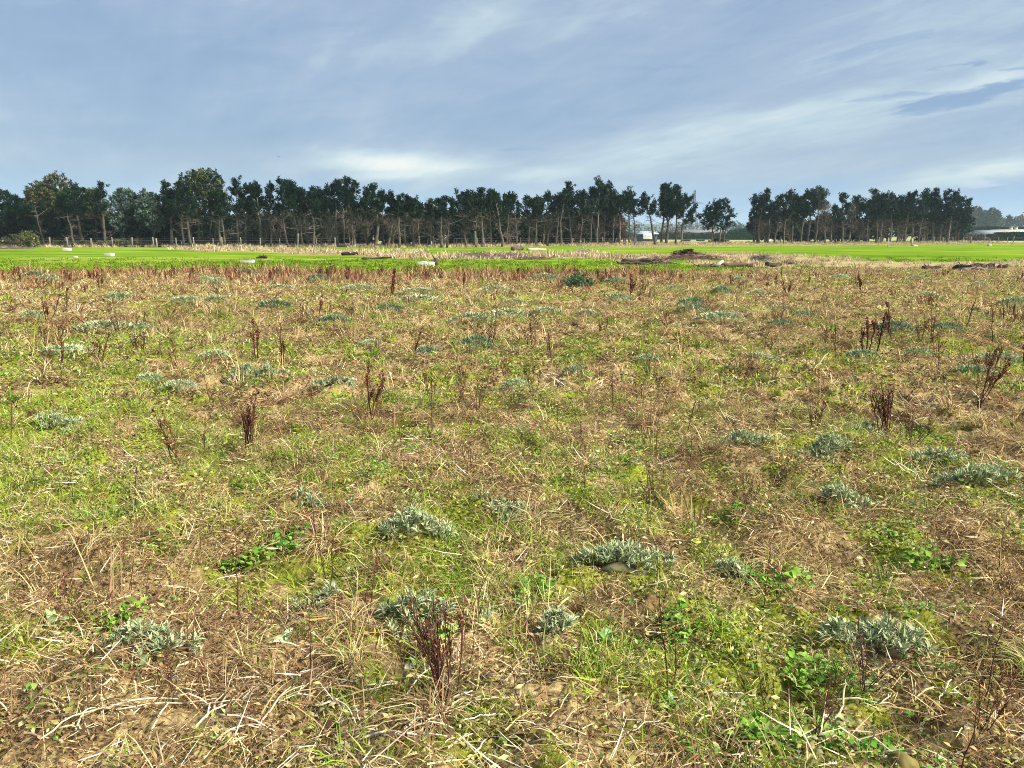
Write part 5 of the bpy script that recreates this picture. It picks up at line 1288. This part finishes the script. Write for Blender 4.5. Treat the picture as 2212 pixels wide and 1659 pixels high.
# ================================================================== WEEDS ONE CAN COUNT
DOCKRED = [(0.13, 0.036, 0.024), (0.19, 0.058, 0.036), (0.085, 0.026, 0.02), (0.26, 0.11, 0.07)]
STEMC = [(0.085, 0.04, 0.03), (0.12, 0.055, 0.04), (0.06, 0.032, 0.026)]
def dock_parts(seed, kind, w=1.0):
    """unit-height dead dock: list of (part name, mesh); w thickens what would vanish at a distance"""
    R = np.random.RandomState(seed); out = []
    ns = {'bundle': 11, 'seedy': 4, 'twig': 1, 'twin': 2, 'fan': 8, 'spike': 2, 'antler': 3}[kind]
    for k in range(ns):
        H = 1.0 if k == 0 else R.uniform(0.6, 0.97)
        sp = {'bundle': 0.26, 'seedy': 0.24, 'twig': 0.05, 'twin': 0.10, 'fan': 0.42, 'spike': 0.06, 'antler': 0.34}[kind]
        a = R.rand() * 6.283; n = 9; t = np.linspace(0, 1, n)
        off = sp * H * (0.5 + 0.6 * R.rand()); wx, wy = np.cumsum(R.normal(size=n)) * 0.011, np.cumsum(R.normal(size=n)) * 0.011
        b0 = R.normal(size=2) * (0.035 if ns > 2 else 0.012)
        p = np.stack([b0[0] + math.cos(a) * off * t ** 0.8 + wx, b0[1] + math.sin(a) * off * t ** 0.8 + wy, H * t - 0.02], -1)
        r = (0.0065 if kind != 'fan' else 0.005) * (1.2 if kind in ('twig', 'twin') else 1.0) * w
        sm = MB(); sm.add(*tube(p, np.linspace(r, r * 0.4, n), 5), pal(R, 1, STEMC, 0.2)[0])
        hd = MB(); seeds_p = []
        nb = {'bundle': 11, 'seedy': 8, 'twig': 4, 'twin': 5, 'fan': 10, 'spike': 5, 'antler': 5}[kind]
        for j in range(nb):
            f = R.uniform(0.35, 0.93); q = np.array([np.interp(f, t, p[:, i]) for i in range(3)])
            up = 1.15 if kind in ('bundle', 'seedy', 'spike') else 0.75
            br = branch_path(R, q, R.rand() * 6.283, R.uniform(0.10, 0.30) * (1.15 - f * 0.6), up, up + 0.25, 4)
            sm.add(*tube(br, np.linspace(r * 0.5, r * 0.22, 4), 3, False), pal(R, 1, STEMC, 0.2)[0]); seeds_p.append(br[1:])
        seeds_p.append(p[5:])
        out.append(('stem', sm.mesh('stem', 'stem')))
        dn = {'bundle': 34, 'seedy': 130, 'twig': 22, 'twin': 34, 'fan': 14, 'spike': 190, 'antler': 100}[kind]
        if w > 2: dn = int(dn * 0.6)
        E = np.concatenate(seeds_p); m = dn; i = R.randint(len(E) - 1, size=m)
        pt = E[i] + (E[np.minimum(i + 1, len(E) - 1)] - E[i]) * R.rand(m, 1) * (np.linalg.norm(E[np.minimum(i + 1, len(E) - 1)] - E[i], axis=1, keepdims=True) < 0.15)
        pt = pt + R.normal(size=(m, 3)) * 0.010
        s = 0.014 * (0.6 + 0.8 * R.rand(m, 1, 1)) * min(0.3 + 0.7 * w, 2.6)
        V = (pt[:, None] + norm(R.normal(size=(m, 3, 3))) * s).reshape(-1, 3)
        hd.add(V, np.arange(len(V)).reshape(-1, 3), np.repeat(pal(R, m, DOCKRED, 0.25), 3, 0))
        out.append(('seed_head', hd.mesh('seed_head', 'stem')))
    return out

DG = 'dead dock stalks standing in the weedy field'
cache = {}
def dock(x, y, ytop, kind, label, xt=None, seed=0, group=DG, rz=None, thin=1.0):
    X, D, z = ground_px(x, y); zt = at_depth(x, ytop, D)[2]; h = zt - z
    w = 1.0 if D < 5 else 1.6 if D < 9 else 2.6 if D < 18 else 4.0
    v = seed % 4
    w = round(w * thin, 2)
    key = (kind, v, w)
    if key not in cache:
        t = thing('dock_stalk', label, 'weed', (X, D, z), group, 0, h)
        for nm, me in dock_parts(hash_seed(kind, v), kind, w):
            o = link(nm, me, t)
            if nm == 'seed_head': o['kind'] = 'stuff'
        cache[key] = t
    else:
        t = copy_tree(cache[key], (X, D, z), 0, h, label, group)
    t.rotation_euler[2] = (seed * 2.399) % 6.283 if rz is None else rz
    if xt is not None:
        dxl = (xt - x) / FPX * D; ang = math.atan2(dxl, h)
        t.rotation_euler = (0, ang, 0) if rz is None else (0, ang, rz)
    else:
        q = random.Random(int(x * 13 + y * 7)); t.rotation_euler[0] = q.gauss(0, 0.10); t.rotation_euler[1] = q.gauss(0, 0.10)
    return t
def hash_seed(kind, v): return 900 + v * 17 + sum(ord(c) for c in kind)

DOCKS = [
 (968, 1542, 1243, 'bundle', 'nearest dock, a thick bundle of bare dark red stems', None), (952, 1505, 1280, 'twig', 'single dark crooked stem left of the nearest dock bundle', 912),
 (538, 978, 848, 'bundle', 'dense dark brown dock bundle standing left of the bright green tuft', None), (801, 912, 788, 'seedy', 'rusty many stemmed dock right above the bright green tuft', None),
 (556, 788, 688, 'spike', 'dark red dock spike beside a pale straw tuft', 553), (391, 988, 868, 'antler', 'sparse branching dock left of the dense dark brown bundle', 383),
 (507, 1352, 1128, 'twig', 'tall thin reddish stem above the silver cushion at lower left', 515), (709, 1252, 1078, 'twin', 'twin thin dock stems with rusty seeds above the silver mounds', None),
 (818, 1258, 1150, 'twig', 'thin leaning stem right of the twin rusty stems', 808), (1453, 1503, 1285, 'twin', 'twin straight stems rising beside green broad leaves at lower middle', None),
 (1243, 1650, 1500, 'twig', 'thin forked stem at the bottom edge below the largest silver mound', 1236), (1240, 1500, 1330, 'twig', 'slender dark stem right of the nearest dock bundle', 1237),
 (1926, 742, 652, 'spike', 'thick dark red seed spike above a silver cushion', None), (1874, 768, 668, 'seedy', 'ragged rusty dock left of the thick dark red spike', None),
 (2005, 725, 678, 'antler', 'two pronged dark dock right of the thick dark red spike', None), (2112, 893, 745, 'seedy', 'big leaning dark red dock near the right edge', 2165),
 (1912, 955, 815, 'bundle', 'reddish brown dock bundle behind the right hand silver mounds', None), (1965, 975, 865, 'fan', 'brown spreading stalk right of the reddish brown bundle', None),
 (1800, 752, 700, 'fan', 'fan shaped brown twiggy weed left of the ragged rusty dock', None), (655, 692, 640, 'antler', 'small two pronged dock left of the dark seed spikes', None),
 (690, 690, 634, 'spike', 'taller of the two dark seed spikes at upper left middle', None), (713, 690, 648, 'spike', 'shorter of the two dark seed spikes at upper left middle', 718),
 (140, 675, 618, 'spike', 'dark red spike with paler weeds at upper left', None), (106, 700, 632, 'seedy', 'branching rusty dock left of the upper left spike', None),
 (112, 765, 690, 'fan', 'wide grey twiggy weed over bluish leaves at left', None), (208, 800, 715, 'antler', 'dark forked weed right of the wide grey twiggy weed', None),
 (302, 765, 700, 'fan', 'twiggy brown weed between forked weed and dock spike', None), (2152, 1244, 1100, 'twin', 'twin dark stems leaning apart at right middle', None),
 (2064, 1640, 1478, 'twig', 'dark thin stem in the lower right corner', 2082), (2128, 1500, 1330, 'twig', 'thin stem by the yellow green leaves at lower right', None),
 (2122, 1560, 1420, 'seedy', 'rusty dock with orange tint at lower right', 2150), (1611, 1092, 1000, 'fan', 'small dark twiggy weed below the far silver cushions', None),
 (1000, 628, 590, 'spike', 'lone dark spike before the longest white block', None), (24, 962, 850, 'twig', 'slanting thin stem at the left edge', 36), (1320, 895, 800, 'twig', 'thin dark stem alone in the brown middle', 1316),
 (1478, 945, 852, 'twig', 'thin brown stem on the brown middle right', 1490), (1028, 748, 692, 'antler', 'leaning antler shaped dock above a silver cushion in the middle', 1050), (1015, 745, 705, 'twig', 'thin forked weed left of the antler shaped dock', 1000),
 (2196, 690, 655, 'seedy', 'dark bushy dock touching the right edge', None), (1990, 1330, 1255, 'twig', 'small slanting stem at right, left of two others', 1975), (2020, 1325, 1250, 'twig', 'middle small slanting stem at right', 2008),
 (645, 1120, 1005, 'twig', 'thin rusty stem by the middle left silver mound', 650), (545, 1085, 985, 'twig', 'thin dark stem below the dense dark brown bundle', 541), (1150, 1030, 940, 'twig', 'long thin leaning stem in the middle of the field', 1120),
 (935, 960, 870, 'twin', 'thin pair of stems right of the rusty many stemmed dock', None), (870, 1000, 905, 'twig', 'thin stem below the rusty many stemmed dock', 860), (1120, 1345, 1240, 'twig', 'fine dark stem above pale clover leaves', 1128),
 (1095, 1290, 1200, 'twig', 'thin rusty stem left of the largest silver mound', 1080), (1270, 1330, 1215, 'twig', 'slanting dark stem in front of the largest silver mound', 1235), (1860, 628, 588, 'spike', 'dark spike at upper right near the logs', None),
 (845, 640, 575, 'spike', 'tall brown spike breaking the field edge at centre left', None), (755, 585 + 18, 572, 'spike', 'dark red spike breaking the field edge below the boxy block', None), (1360, 640, 590, 'seedy', 'pinkish brown dock right of the dark green shrub', None),
 (1740, 820, 760, 'twig', 'small brown stem right of the silver cushions', None), (2085, 720, 640, 'twig', 'tall thin brown stem right of the two pronged dock', 2095), (1700, 640, 600, 'fan', 'pale brown weed at upper right', None),
 (260, 905, 830, 'twig', 'dark thin stem among the left green patch', 250), (90, 930, 860, 'twig', 'thin dark twig by the left green patch', 70), (60, 850, 800, 'fan', 'straw coloured bushy weed at left', None), (460, 880, 810, 'twin', 'reddish thin pair left of the dense dark brown bundle', None),
]
for k, (x, y, yt, kind, lab, xt) in enumerate(DOCKS): dock(x, y, yt, kind, lab, xt, k)
Rd = random.Random(11)
kinds = ['spike', 'seedy', 'spike', 'antler', 'seedy', 'fan']
for k in range(112):
    left = Rd.random() < 0.72
    x = Rd.uniform(-10, 1350) if left else Rd.uniform(1300, 2225)
    y = 596 + abs(Rd.gauss(0, 1)) * 13
    hpx = Rd.uniform(16, 34) * (0.75 if not left else 1)
    dock(x, y, y - hpx, Rd.choice(kinds), 'small dark red dock stalk in the crowd along the far edge of the weeds', None, k, 'dock stalks crowding the far field edge')
for k in range(76):
    y = Rd.uniform(612, 960); x = Rd.uniform(0, 2212)
    dock(x, y, y - Rd.uniform(0.2, 0.52) * (y - 509) * 0.62, Rd.choice(['fan', 'fan', 'antler', 'seedy', 'twig', 'twin']), 'small brown weed stalk scattered in the middle distance of the field', None, k, 'small weed stalks in the middle distance', thin=0.8)
for k in range(52):
    y = Rd.uniform(760, 1600); x = Rd.uniform(0, 2212)
    dock(x, y, y - Rd.uniform(0.12, 0.32) * (y - 509) * 0.62, Rd.choice(['twig', 'twig', 'twin', 'twig', 'fan']), 'thin dark weed stem scattered over the near field', None, k, 'thin stems scattered over the near field')

# ------------------------------------------------------------------ silver cushion plants
SIL = [(0.43, 0.49, 0.28), (0.33, 0.395, 0.215), (0.56, 0.61, 0.38), (0.20, 0.265, 0.13), (0.42, 0.45, 0.23)]
SILD = [(0.19, 0.28, 0.15), (0.32, 0.39, 0.24), (0.11, 0.18, 0.09)]
def shoot(R, n=20, L=(0.020, 0.044), cols=SIL, wf=0.17):
    mb = MB()
    for k in range(n):
        l = R.uniform(*L); V, F = leaf(l, l * R.uniform(wf * 0.8, wf * 1.2), 3, 0.35, R.uniform(-0.2, 0.9), 0, R, 'lance')
        V = V @ rotm(R.normal() * 0.3, -R.uniform(0.25, 1.35), R.rand() * 6.283).T
        mb.add(V + np.array([0, 0, R.uniform(0, 0.035)]), F, pal(R, 1, cols, 0.2)[0])
    return mb
shoots = [shoot(R_(800 + v)).mesh('leafy_shoot', 'silver') for v in range(6)]
SG = 'silver leaved cushion plants on the weedy field'
def mound_fn(R):
    ph = R.rand(6) * 6.28
    return lambda a: 0.78 + 0.16 * math.sin(2 * a + ph[0]) + 0.10 * math.sin(3 * a + ph[1]) + 0.08 * math.sin(5 * a + ph[2])
def cushion(x, y, wpx, hpx, label, seed):
    """near plant: each leafy shoot is a part"""
    R = np.random.RandomState(seed); X, D, z = ground_px(x, y); slant = math.hypot(D, EYE)
    w_ = wpx / FPX * slant * 0.5; dep = min(w_ * 0.85, hpx / FPX * slant * 0.9); hh = max(0.07, hpx / FPX * slant * 0.62)
    t = thing('silver_cushion', label, 'plant', (X, D + dep * 0.55, z), SG)
    fn = mound_fn(R); w_ *= 1.2; n = int(np.clip(w_ * dep * 3300, 40, 260))
    for k in range(n):
        a = R.rand() * 6.283; r = math.sqrt(R.rand()) * fn(a); hz = hh * max(0, 1 - r * r) ** 0.6
        px_, py_ = r * math.cos(a) * w_, r * math.sin(a) * dep
        o = link('leafy_shoot', shoots[R.randint(6)], t, (px_, py_, float(height(X + px_, D + dep * 0.55 + py_)) - z + hz * 0.75 - 0.01))
        o.rotation_euler = (-r * math.sin(a) * 0.8, r * math.cos(a) * 0.8, R.rand() * 6.28); s = R.uniform(0.75, 1.3); o.scale = (s, s, s)
    mb = MB(); m = 14; c = [(0, 0, hh * 0.35)]; F = []
    for k in range(m):
        a = k * 6.283 / m; c.append((math.cos(a) * w_ * fn(a) * 0.7, math.sin(a) * dep * fn(a) * 0.7, -0.03)); F.append((0, 1 + k, 1 + (k + 1) % m))
    mb.add(c, F, (0.17, 0.17, 0.10)); mb.build('woody_base', 'stem', t)
def near_far_mound(seed, cols):
    R = np.random.RandomState(seed); mb = MB(); n = 520; fn = mound_fn(R)
    for k in range(n):
        a = R.rand() * 6.283; r = math.sqrt(R.rand()) * fn(a); l = R.uniform(0.10, 0.24)
        V, F = leaf(l, l * 0.27, 2, 0.35, R.uniform(-0.1, 0.8), 0, R, 'lance')
        V = V @ rotm(R.normal() * 0.3, -R.uniform(0.2, 1.2), a + R.normal() * 0.9).T
        mb.add(V + np.array([r * math.cos(a), r * math.sin(a), 0.55 * max(0, 1 - r * r) ** 0.6 - 0.02]), F, pal(R, 1, cols, 0.25)[0])
    return mb.mesh('foliage', 'silver')
farm = [near_far_mound(840 + v, SIL if v < 3 else SILD) for v in range(5)]
def cushion_far(x, y, wpx, hpx, label, seed, group=SG):
    R = np.random.RandomState(seed); X, D, z = ground_px(x, y); slant = math.hypot(D, EYE); w_ = wpx / FPX * slant * 0.5
    o = link('silver_cushion', farm[R.randint(5)]); tag(o, label, 'plant', group)
    hh = np.clip(hpx / FPX * slant * 2.2, 0.24, 0.55); o.location = (X, D + w_ * 0.5, z); o.rotation_euler = (0, 0, R.normal() * 0.35 + (math.pi if R.rand() < 0.5 else 0)); o.scale = (w_ * 1.25, w_ * R.uniform(0.7, 1.0), hh)
for k, (x, y, w_, h_, lab) in enumerate(NEARC): cushion(x, y, w_, h_, lab, 870 + k)
for k, (x, y, w_, h_) in enumerate(FARC): cushion_far(x, y, w_, h_, 'small silver grey cushion plant in the far half of the weedy field', 900 + k, 'small far silver cushions')
shrub_px = ground_px(1248, 622); R = R_(77); t = thing('green_shrub', 'dark blue green bushy shrub standing tallest among the far cushions', 'shrub', shrub_px)
fm, sm = MB(), MB(); n = 150; d = norm(R.normal(size=(n, 3))); d[:, 2] = np.abs(d[:, 2]); P = d * np.array([0.5, 0.4, 0.52]) * (0.5 + 0.5 * R.rand(n, 1)); needles(fm, P, d + np.array([0, 0, 1.0]), R, 12, 0.13, 0.035, pal(R, n, [(0.07, 0.13, 0.06), (0.11, 0.18, 0.09), (0.17, 0.24, 0.13)], 0.3), 0.8, 0.3, 0.12)
for k in range(6): sm.add(*tube(branch_path(R, (0, 0, 0), R.rand() * 6.28, 0.5, 0.9, 1.2, 4), [0.015, 0.012, 0.01, 0.006], 4), STEMC[1])
fm.build('foliage', 'silver', t); sm.build('stem', 'stem', t)

# ------------------------------------------------------------------ bright green tufts and leafy patches
def grass_tuft(x, y, wpx, hpx, label, seed, cols, dens=1.0):
    R = R_(seed); X, D, z = ground_px(x, y); slant = math.hypot(D, EYE); rad = wpx / FPX * slant * 0.5; h = hpx / FPX * slant
    n = int(np.clip(rad * 900 * dens, 60, 420)); a = R.rand(n) * 6.283; r = rad * 0.75 * np.sqrt(R.rand(n))
    base = np.stack([r * np.cos(a), r * np.sin(a) * 0.7, np.zeros(n)], -1); base[:, 2] = height(X + base[:, 0], D + base[:, 1]) - z - 0.01
    V, F, m = blades(base, a + R.normal(size=n) * 0.6, R.uniform(0.7, 1.5, n), R.uniform(0.3, 1.5, n), h * R.uniform(0.7, 1.5, n), np.full(n, max(0.004, slant * 0.0011)) * R.uniform(0.8, 1.4, n), 3, R.normal(size=n) * 0.5)
    o = MB().add(V, F, np.repeat(pal(R, n, cols, 0.2), m, 0)).build('grass_tuft', 'blade', loc=(X, D, z)); tag(o, label, 'grass tuft', 'bright green grass tufts in the weedy field')
BG = [(0.12, 0.34, 0.012), (0.16, 0.42, 0.02), (0.22, 0.48, 0.03), (0.09, 0.25, 0.01)]
DGN = [(0.06, 0.19, 0.02), (0.09, 0.25, 0.03), (0.13, 0.30, 0.04)]
YG = [(0.34, 0.50, 0.06), (0.26, 0.42, 0.05), (0.42, 0.56, 0.10)]
for k, (x, y, w_, h_, lab, c) in enumerate((
 (736, 918, 62, 26, 'brightest green grass tuft below the rusty many stemmed dock', BG), (896, 975, 46, 18, 'bright green tuft right of and below the brightest one', BG), (802, 772, 28, 18, 'small round green tuft before a far silver cushion', BG),
 (50, 1045, 130, 36, 'wide light green grass patch at the left edge', YG), (20, 880, 50, 24, 'light green patch touching the left edge further back', BG), (1335, 1022, 84, 22, 'light green grass tuft in the middle right of the field', BG),
 (1185, 1012, 70, 24, 'yellowish green tuft left of the middle right tuft', YG), (560, 1448, 60, 24, 'green tuft right of the lower left silver cushion', YG), (1840, 1450, 120, 50, 'dark green grassy patch under the joined silver cushions', DGN),
 (760, 1570, 60, 30, 'green tuft among pale straw left of the nearest dock', DGN), (480, 1628, 110, 40, 'green grass tuft at the bottom left', BG), (1965, 1010, 40, 20, 'small bright tuft between the right silver cushions', YG),
 (320, 1185, 40, 22, 'small green tuft left of the ragged silver cushion', BG), (300, 1005, 80, 20, 'green tuft below the left green patch', DGN), (700, 1395, 50, 22, 'light green tuft left of the middle silver cushion', YG),
 (560, 940, 90, 16, 'yellow green mossy patch right of the dense dark brown bundle', YG), (2130, 1165, 40, 26, 'dark green tuft at the right edge', DGN), (1725, 860, 60, 20, 'green tuft in the brown right middle', BG),
 (1530, 830, 50, 18, 'small green tuft above the far thin silver cushion', YG), (140, 1165, 40, 20, 'green tuft below the yellow leaves at left', BG), (690, 1355, 110, 20, 'low green patch beside broad leaves left of middle', YG))):
    grass_tuft(x, y, w_, h_, lab, 950 + k, c)

def leaf_patch(x, y, wpx, dpx, label, seed, cols, Lr=(0.02, 0.045)):
    R = R_(seed); X, D, z = ground_px(x, y); X2, D2, _ = ground_px(x, y - dpx); slant = math.hypot(D, EYE); rx = wpx / FPX * slant * 0.5; ry = (D2 - D) * 0.5
    t = thing('clover_patch', label, 'plant', (X, (D + D2) / 2, z), 'low leafy patches in the weedy field'); mb = MB()
    for k in range(int(np.clip(rx * ry * 5200, 80, 420))):
        L = R.uniform(*Lr); V, F = leaf(L, L * R.uniform(0.55, 0.9), 3, 0.3, R.uniform(0.2, 0.9), 0, R); a = R.rand() * 6.283; r = math.sqrt(R.rand()); q = (r * math.cos(a) * rx, r * math.sin(a) * ry)
        V = V @ rotm(R.normal() * 0.35, -R.uniform(0, 0.8), R.rand() * 6.283).T
        mb.add(V + np.array([q[0], q[1], float(height(X + q[0], (D + D2) / 2 + q[1])) - z + 0.015 + 0.04 * R.rand()]), F, pal(R, 1, cols, 0.2)[0])
    o = mb.build('foliage', 'leaf', t)
CL = [(0.16, 0.34, 0.035), (0.24, 0.44, 0.06), (0.34, 0.50, 0.10), (0.11, 0.25, 0.03)]
for k, (x, y, w_, d_, lab) in enumerate((
 (1680, 1625, 170, 70, 'bright clover patch at the bottom right of centre'), (1880, 1610, 190, 60, 'bright leafy patch at the bottom right'), (620, 1215, 90, 40, 'small leafed green patch left of the twin rusty stems'), (1480, 1400, 90, 50, 'leafy green patch behind the twin straight stems'),
 (1700, 1290, 120, 40, 'leafy patch right of the tiny silver tuft'), (1160, 1325, 80, 50, 'pale clover leaves above the small whitish cushion'), (1760, 1470, 80, 50, 'dark leafy patch below the dark green grass'), (250, 1370, 120, 30, 'small leafed patch behind the lower left cushion'),
 (1620, 1130, 100, 26, 'leafy patch in the middle right of the field'), (950, 1420, 70, 40, 'green leaves at the back of the nearest dock'), (520, 1240, 120, 30, 'green leaves left of the middle in the brown field'), (2040, 1250, 150, 40, 'green leafy strip at right middle'))):
    leaf_patch(x, y, w_, d_, lab, 980 + k, CL)

# ------------------------------------------------------------------ broad dock leaves
def dock_leaf_mesh(seed, L, Wd, cols, curl):
    R = R_(seed); V, F = leaf(L, Wd, 7, 0.22, curl, 0.10, R); C = pal(R, len(V), cols, 0.12); C[1::3] *= 1.25
    return MB().add(V, F, C).mesh('leaf', 'leaf', True)
PGL = [(0.33, 0.47, 0.20), (0.28, 0.42, 0.16), (0.38, 0.52, 0.24)]; DGL = [(0.13, 0.28, 0.06), (0.17, 0.33, 0.07)]; YEL = [(0.60, 0.62, 0.06), (0.52, 0.60, 0.10)]; PLE = [(0.58, 0.62, 0.42), (0.50, 0.56, 0.36)]
leafm = {nm: [dock_leaf_mesh(1100 + i * 3 + v, 1.0, w_, c, cu) for v, (w_, cu) in enumerate(((0.5, 0.5), (0.62, 0.8), (0.42, 0.3)))] for i, (nm, c) in enumerate((('pale', PGL), ('dark', DGL), ('yellow', YEL), ('white', PLE)))}
def broadleaf(x, y, sz, n, kinds_, label, seed, elev=(0.1, 0.9), named=None):
    R = R_(seed); X, D, z = ground_px(x, y); slant = math.hypot(D, EYE); L = sz / FPX * slant
    t = thing('broad_leaf_weed', label, 'plant', (X, D, z), 'broad leaved weeds sprouting in the field'); rc = MB(); rc.add(*tube([(0, 0, -0.03), (0, 0, 0.015)], [0.012, 0.009], 6), (0.2, 0.25, 0.1)); rc.build('root_crown', 'leaf', t)
    for k in range(n):
        o = link('leaf', leafm[kinds_[k % len(kinds_)]][R.randint(3)], t, (0.01 * R.normal(), 0.01 * R.normal(), 0.01)); s = L * R.uniform(0.65, 1.1)
        o.rotation_euler = (R.normal() * 0.3, -R.uniform(*elev), k * 6.283 / n + R.normal() * 0.4); o.scale = (s, s, s)
for k, (x, y, sz, n, kd, lab) in enumerate((
 (118, 1362, 44, 6, ('pale', 'pale', 'white'), 'broad pale green weed leaves at the lower left'), (1312, 1400, 46, 7, ('pale', 'dark'), 'drooping broad green leaves in the lower middle'), (1458, 1530, 40, 6, ('dark', 'pale'), 'broad green leaves at the foot of the twin straight stems'),
 (1605, 1268, 44, 7, ('dark',), 'dark green rosette right of the largest silver cushion'), (620, 1400, 36, 5, ('pale', 'white'), 'pale narrow leaves left of the middle silver cushion'), (1812, 1530, 34, 4, ('white', 'pale'), 'whitish upright leaf in front of the dark green patch'),
 (1135, 1330, 30, 5, ('pale',), 'rounded pale leaves above the small whitish cushion'), (905, 1425, 34, 5, ('pale', 'white'), 'pale leaves behind the single crooked stem'), (1045, 1365, 26, 6, ('white',), 'white backed small leaves right of the nearest dock'),
 (2165, 1425, 34, 5, ('yellow', 'dark'), 'yellow and green leaves at the lower right edge'), (298, 1478, 36, 4, ('white', 'pale'), 'pale leaves in front of the lower left silver cushion'), (52, 1112, 28, 4, ('yellow',), 'bright yellow leaves near the left edge'),
 (258, 1240, 28, 4, ('yellow', 'pale'), 'yellowish leaves above the broad leaves at left'), (1735, 1250, 30, 5, ('dark', 'pale'), 'green leaves right of the dark rosette'), (762, 1285, 34, 4, ('yellow', 'dark'), 'yellow green leaves right of the ragged silver cushion'),
 (860, 1112, 24, 5, ('pale',), 'small pale leaves right of the running silver cushion'), (1520, 1190, 26, 4, ('yellow', 'pale'), 'yellowish leaves above the dark rosette'), (1320, 1205, 24, 3, ('dark',), 'little dark leaves just above the largest cushion'),
 (600, 865, 26, 5, ('white',), 'pale leaves between the two left silver cushions'), (1040, 835, 30, 5, ('yellow', 'pale'), 'yellow green leaves in the middle distance'), (1500, 1480, 30, 5, ('dark',), 'dark leaves behind the broad leaves at twin stems'),
 (1182, 1450, 26, 4, ('yellow',), 'yellow withered leaves right of the nearest dock'), (2010, 1510, 30, 4, ('white',), 'pale withered leaf in the lower right straw'), (1640, 1560, 34, 5, ('dark', 'pale'), 'green leaves left of the bright clover patch'))):
    broadleaf(x, y, sz, n, kd, lab, 1200 + k, (0.5, 1.3) if k == 0 else (0.1, 0.9))

# ------------------------------------------------------------------ pale fallen stalks and stones in the foreground
Rs = random.Random(21)
STK = [(0.66, 0.56, 0.38), (0.58, 0.48, 0.32), (0.72, 0.63, 0.46), (0.48, 0.37, 0.24)]
def stalk(x, y, Lpx, ang, label, seed, group):
    R = R_(seed); X, D, z = ground_px(x, y); slant = math.hypot(D, EYE); L = Lpx / FPX * slant * 1.15; n = 7; t = np.linspace(0, 1, n)
    c, s = math.cos(ang), math.sin(ang); kink = np.cumsum(R.normal(size=n)) * 0.03 * L
    px_, py_ = c * L * t - s * kink, s * L * t + c * kink
    hz = height(X + px_, D + py_) - z; zz = np.maximum(hz + 0.025, np.linspace(hz[0], hz[-1], n) + 0.03 + 0.03 * np.sin(math.pi * t) * R.rand())
    r = R.uniform(0.0026, 0.0048); mb = MB(); col_ = pal(R, 1, STK, 0.12)[0]; mb.add(*tube(np.stack([px_, py_, zz], -1), np.linspace(r, r * 0.55, n), 5), col_)
    if R.rand() < 0.5:
        i = R.randint(2, 5); q = np.array([px_[i], py_[i], zz[i]]); br = branch_path(R, q, ang + R.choice([-1, 1]) * R.uniform(0.5, 1.0), L * 0.4, 0.15, 0.1, 4); mb.add(*tube(br, np.linspace(r * 0.8, r * 0.4, 4), 4), col_)
    tag(mb.build('fallen_stalk', 'stem', loc=(X, D, z)), label, 'stalk', group)
NAMED = [(455, 1500, 190, -0.45, 'longest pale forked stalk lying across the lower left'), (690, 1545, 160, 0.55, 'pale bent stalk meeting the forked one from the right'), (560, 1600, 120, 1.35, 'pale curved stalk standing out at the bottom left'), (260, 1580, 150, 0.5, 'pale stalk on the straw left of the longest forked one'),
 (1330, 1680 - 50, 150, 0.75, 'thick pale stalk slanting up at lower middle'), (1310, 1560, 120, -0.15, 'pale stalk crossing the thick slanting one'), (1140, 1640, 160, -0.15, 'pale stalk at the bottom right of the nearest dock'), (770, 1640, 150, 0.3, 'pale stalk at the bottom left of the nearest dock'),
 (1200, 1070 + 40, 60, 0.9, 'short bent pale stalk above the largest cushion'), (1990, 1095, 130, 0.25, 'pale arching stalk between right silver cushions')]
for k, (x, y, L, a, lab) in enumerate(NAMED): stalk(x, y, L, a, lab, 1300 + k, None)
for k in range(70):
    y = 1659 - abs(Rs.gauss(0, 1)) * 130; x = Rs.uniform(0, 2212) if Rs.random() < 0.5 else Rs.uniform(0, 1000)
    stalk(x, y, Rs.uniform(40, 120), Rs.uniform(-1.2, 1.9), 'thin pale fallen stalk among the straw of the foreground', 1320 + k, 'pale fallen stalks in the foreground')
def stone(x, y, wpx, label, seed, col_):
    R = R_(seed); X, D, z = ground_px(x, y); slant = math.hypot(D, EYE); r = wpx / FPX * slant * 0.5
    import bmesh
    bm = bmesh.new(); bmesh.ops.create_icosphere(bm, subdivisions=3, radius=1.0)
    V = np.array([v.co[:] for v in bm.verts]); F = np.array([[v.index for v in f.verts] for f in bm.faces]); bm.free()
    V = V * (0.8 + 0.45 * fbm(V[:, 0] * 1.5 + seed, V[:, 1] * 1.5 + V[:, 2] * 1.3, seed, 3))[:, None] * np.array([1, 0.9, 0.95]) * r
    tag(MB().add(V, F, pal(R, len(V), [col_], 0.15)).build('soil_clod' if col_[0] < 0.25 else 'field_stone', 'stone', loc=(X, D, z + r * 0.45), smooth=True), label, 'stone')
stone(340, 1648, 28, 'rounded tan stone at the bottom left edge', 5, (0.34, 0.24, 0.11))
stone(160, 1262, 46, 'brown earth clod near the left edge', 7, (0.20, 0.13, 0.06)); stone(1950, 1645, 60, 'mossy earth clod at the bottom right', 9, (0.19, 0.16, 0.05))
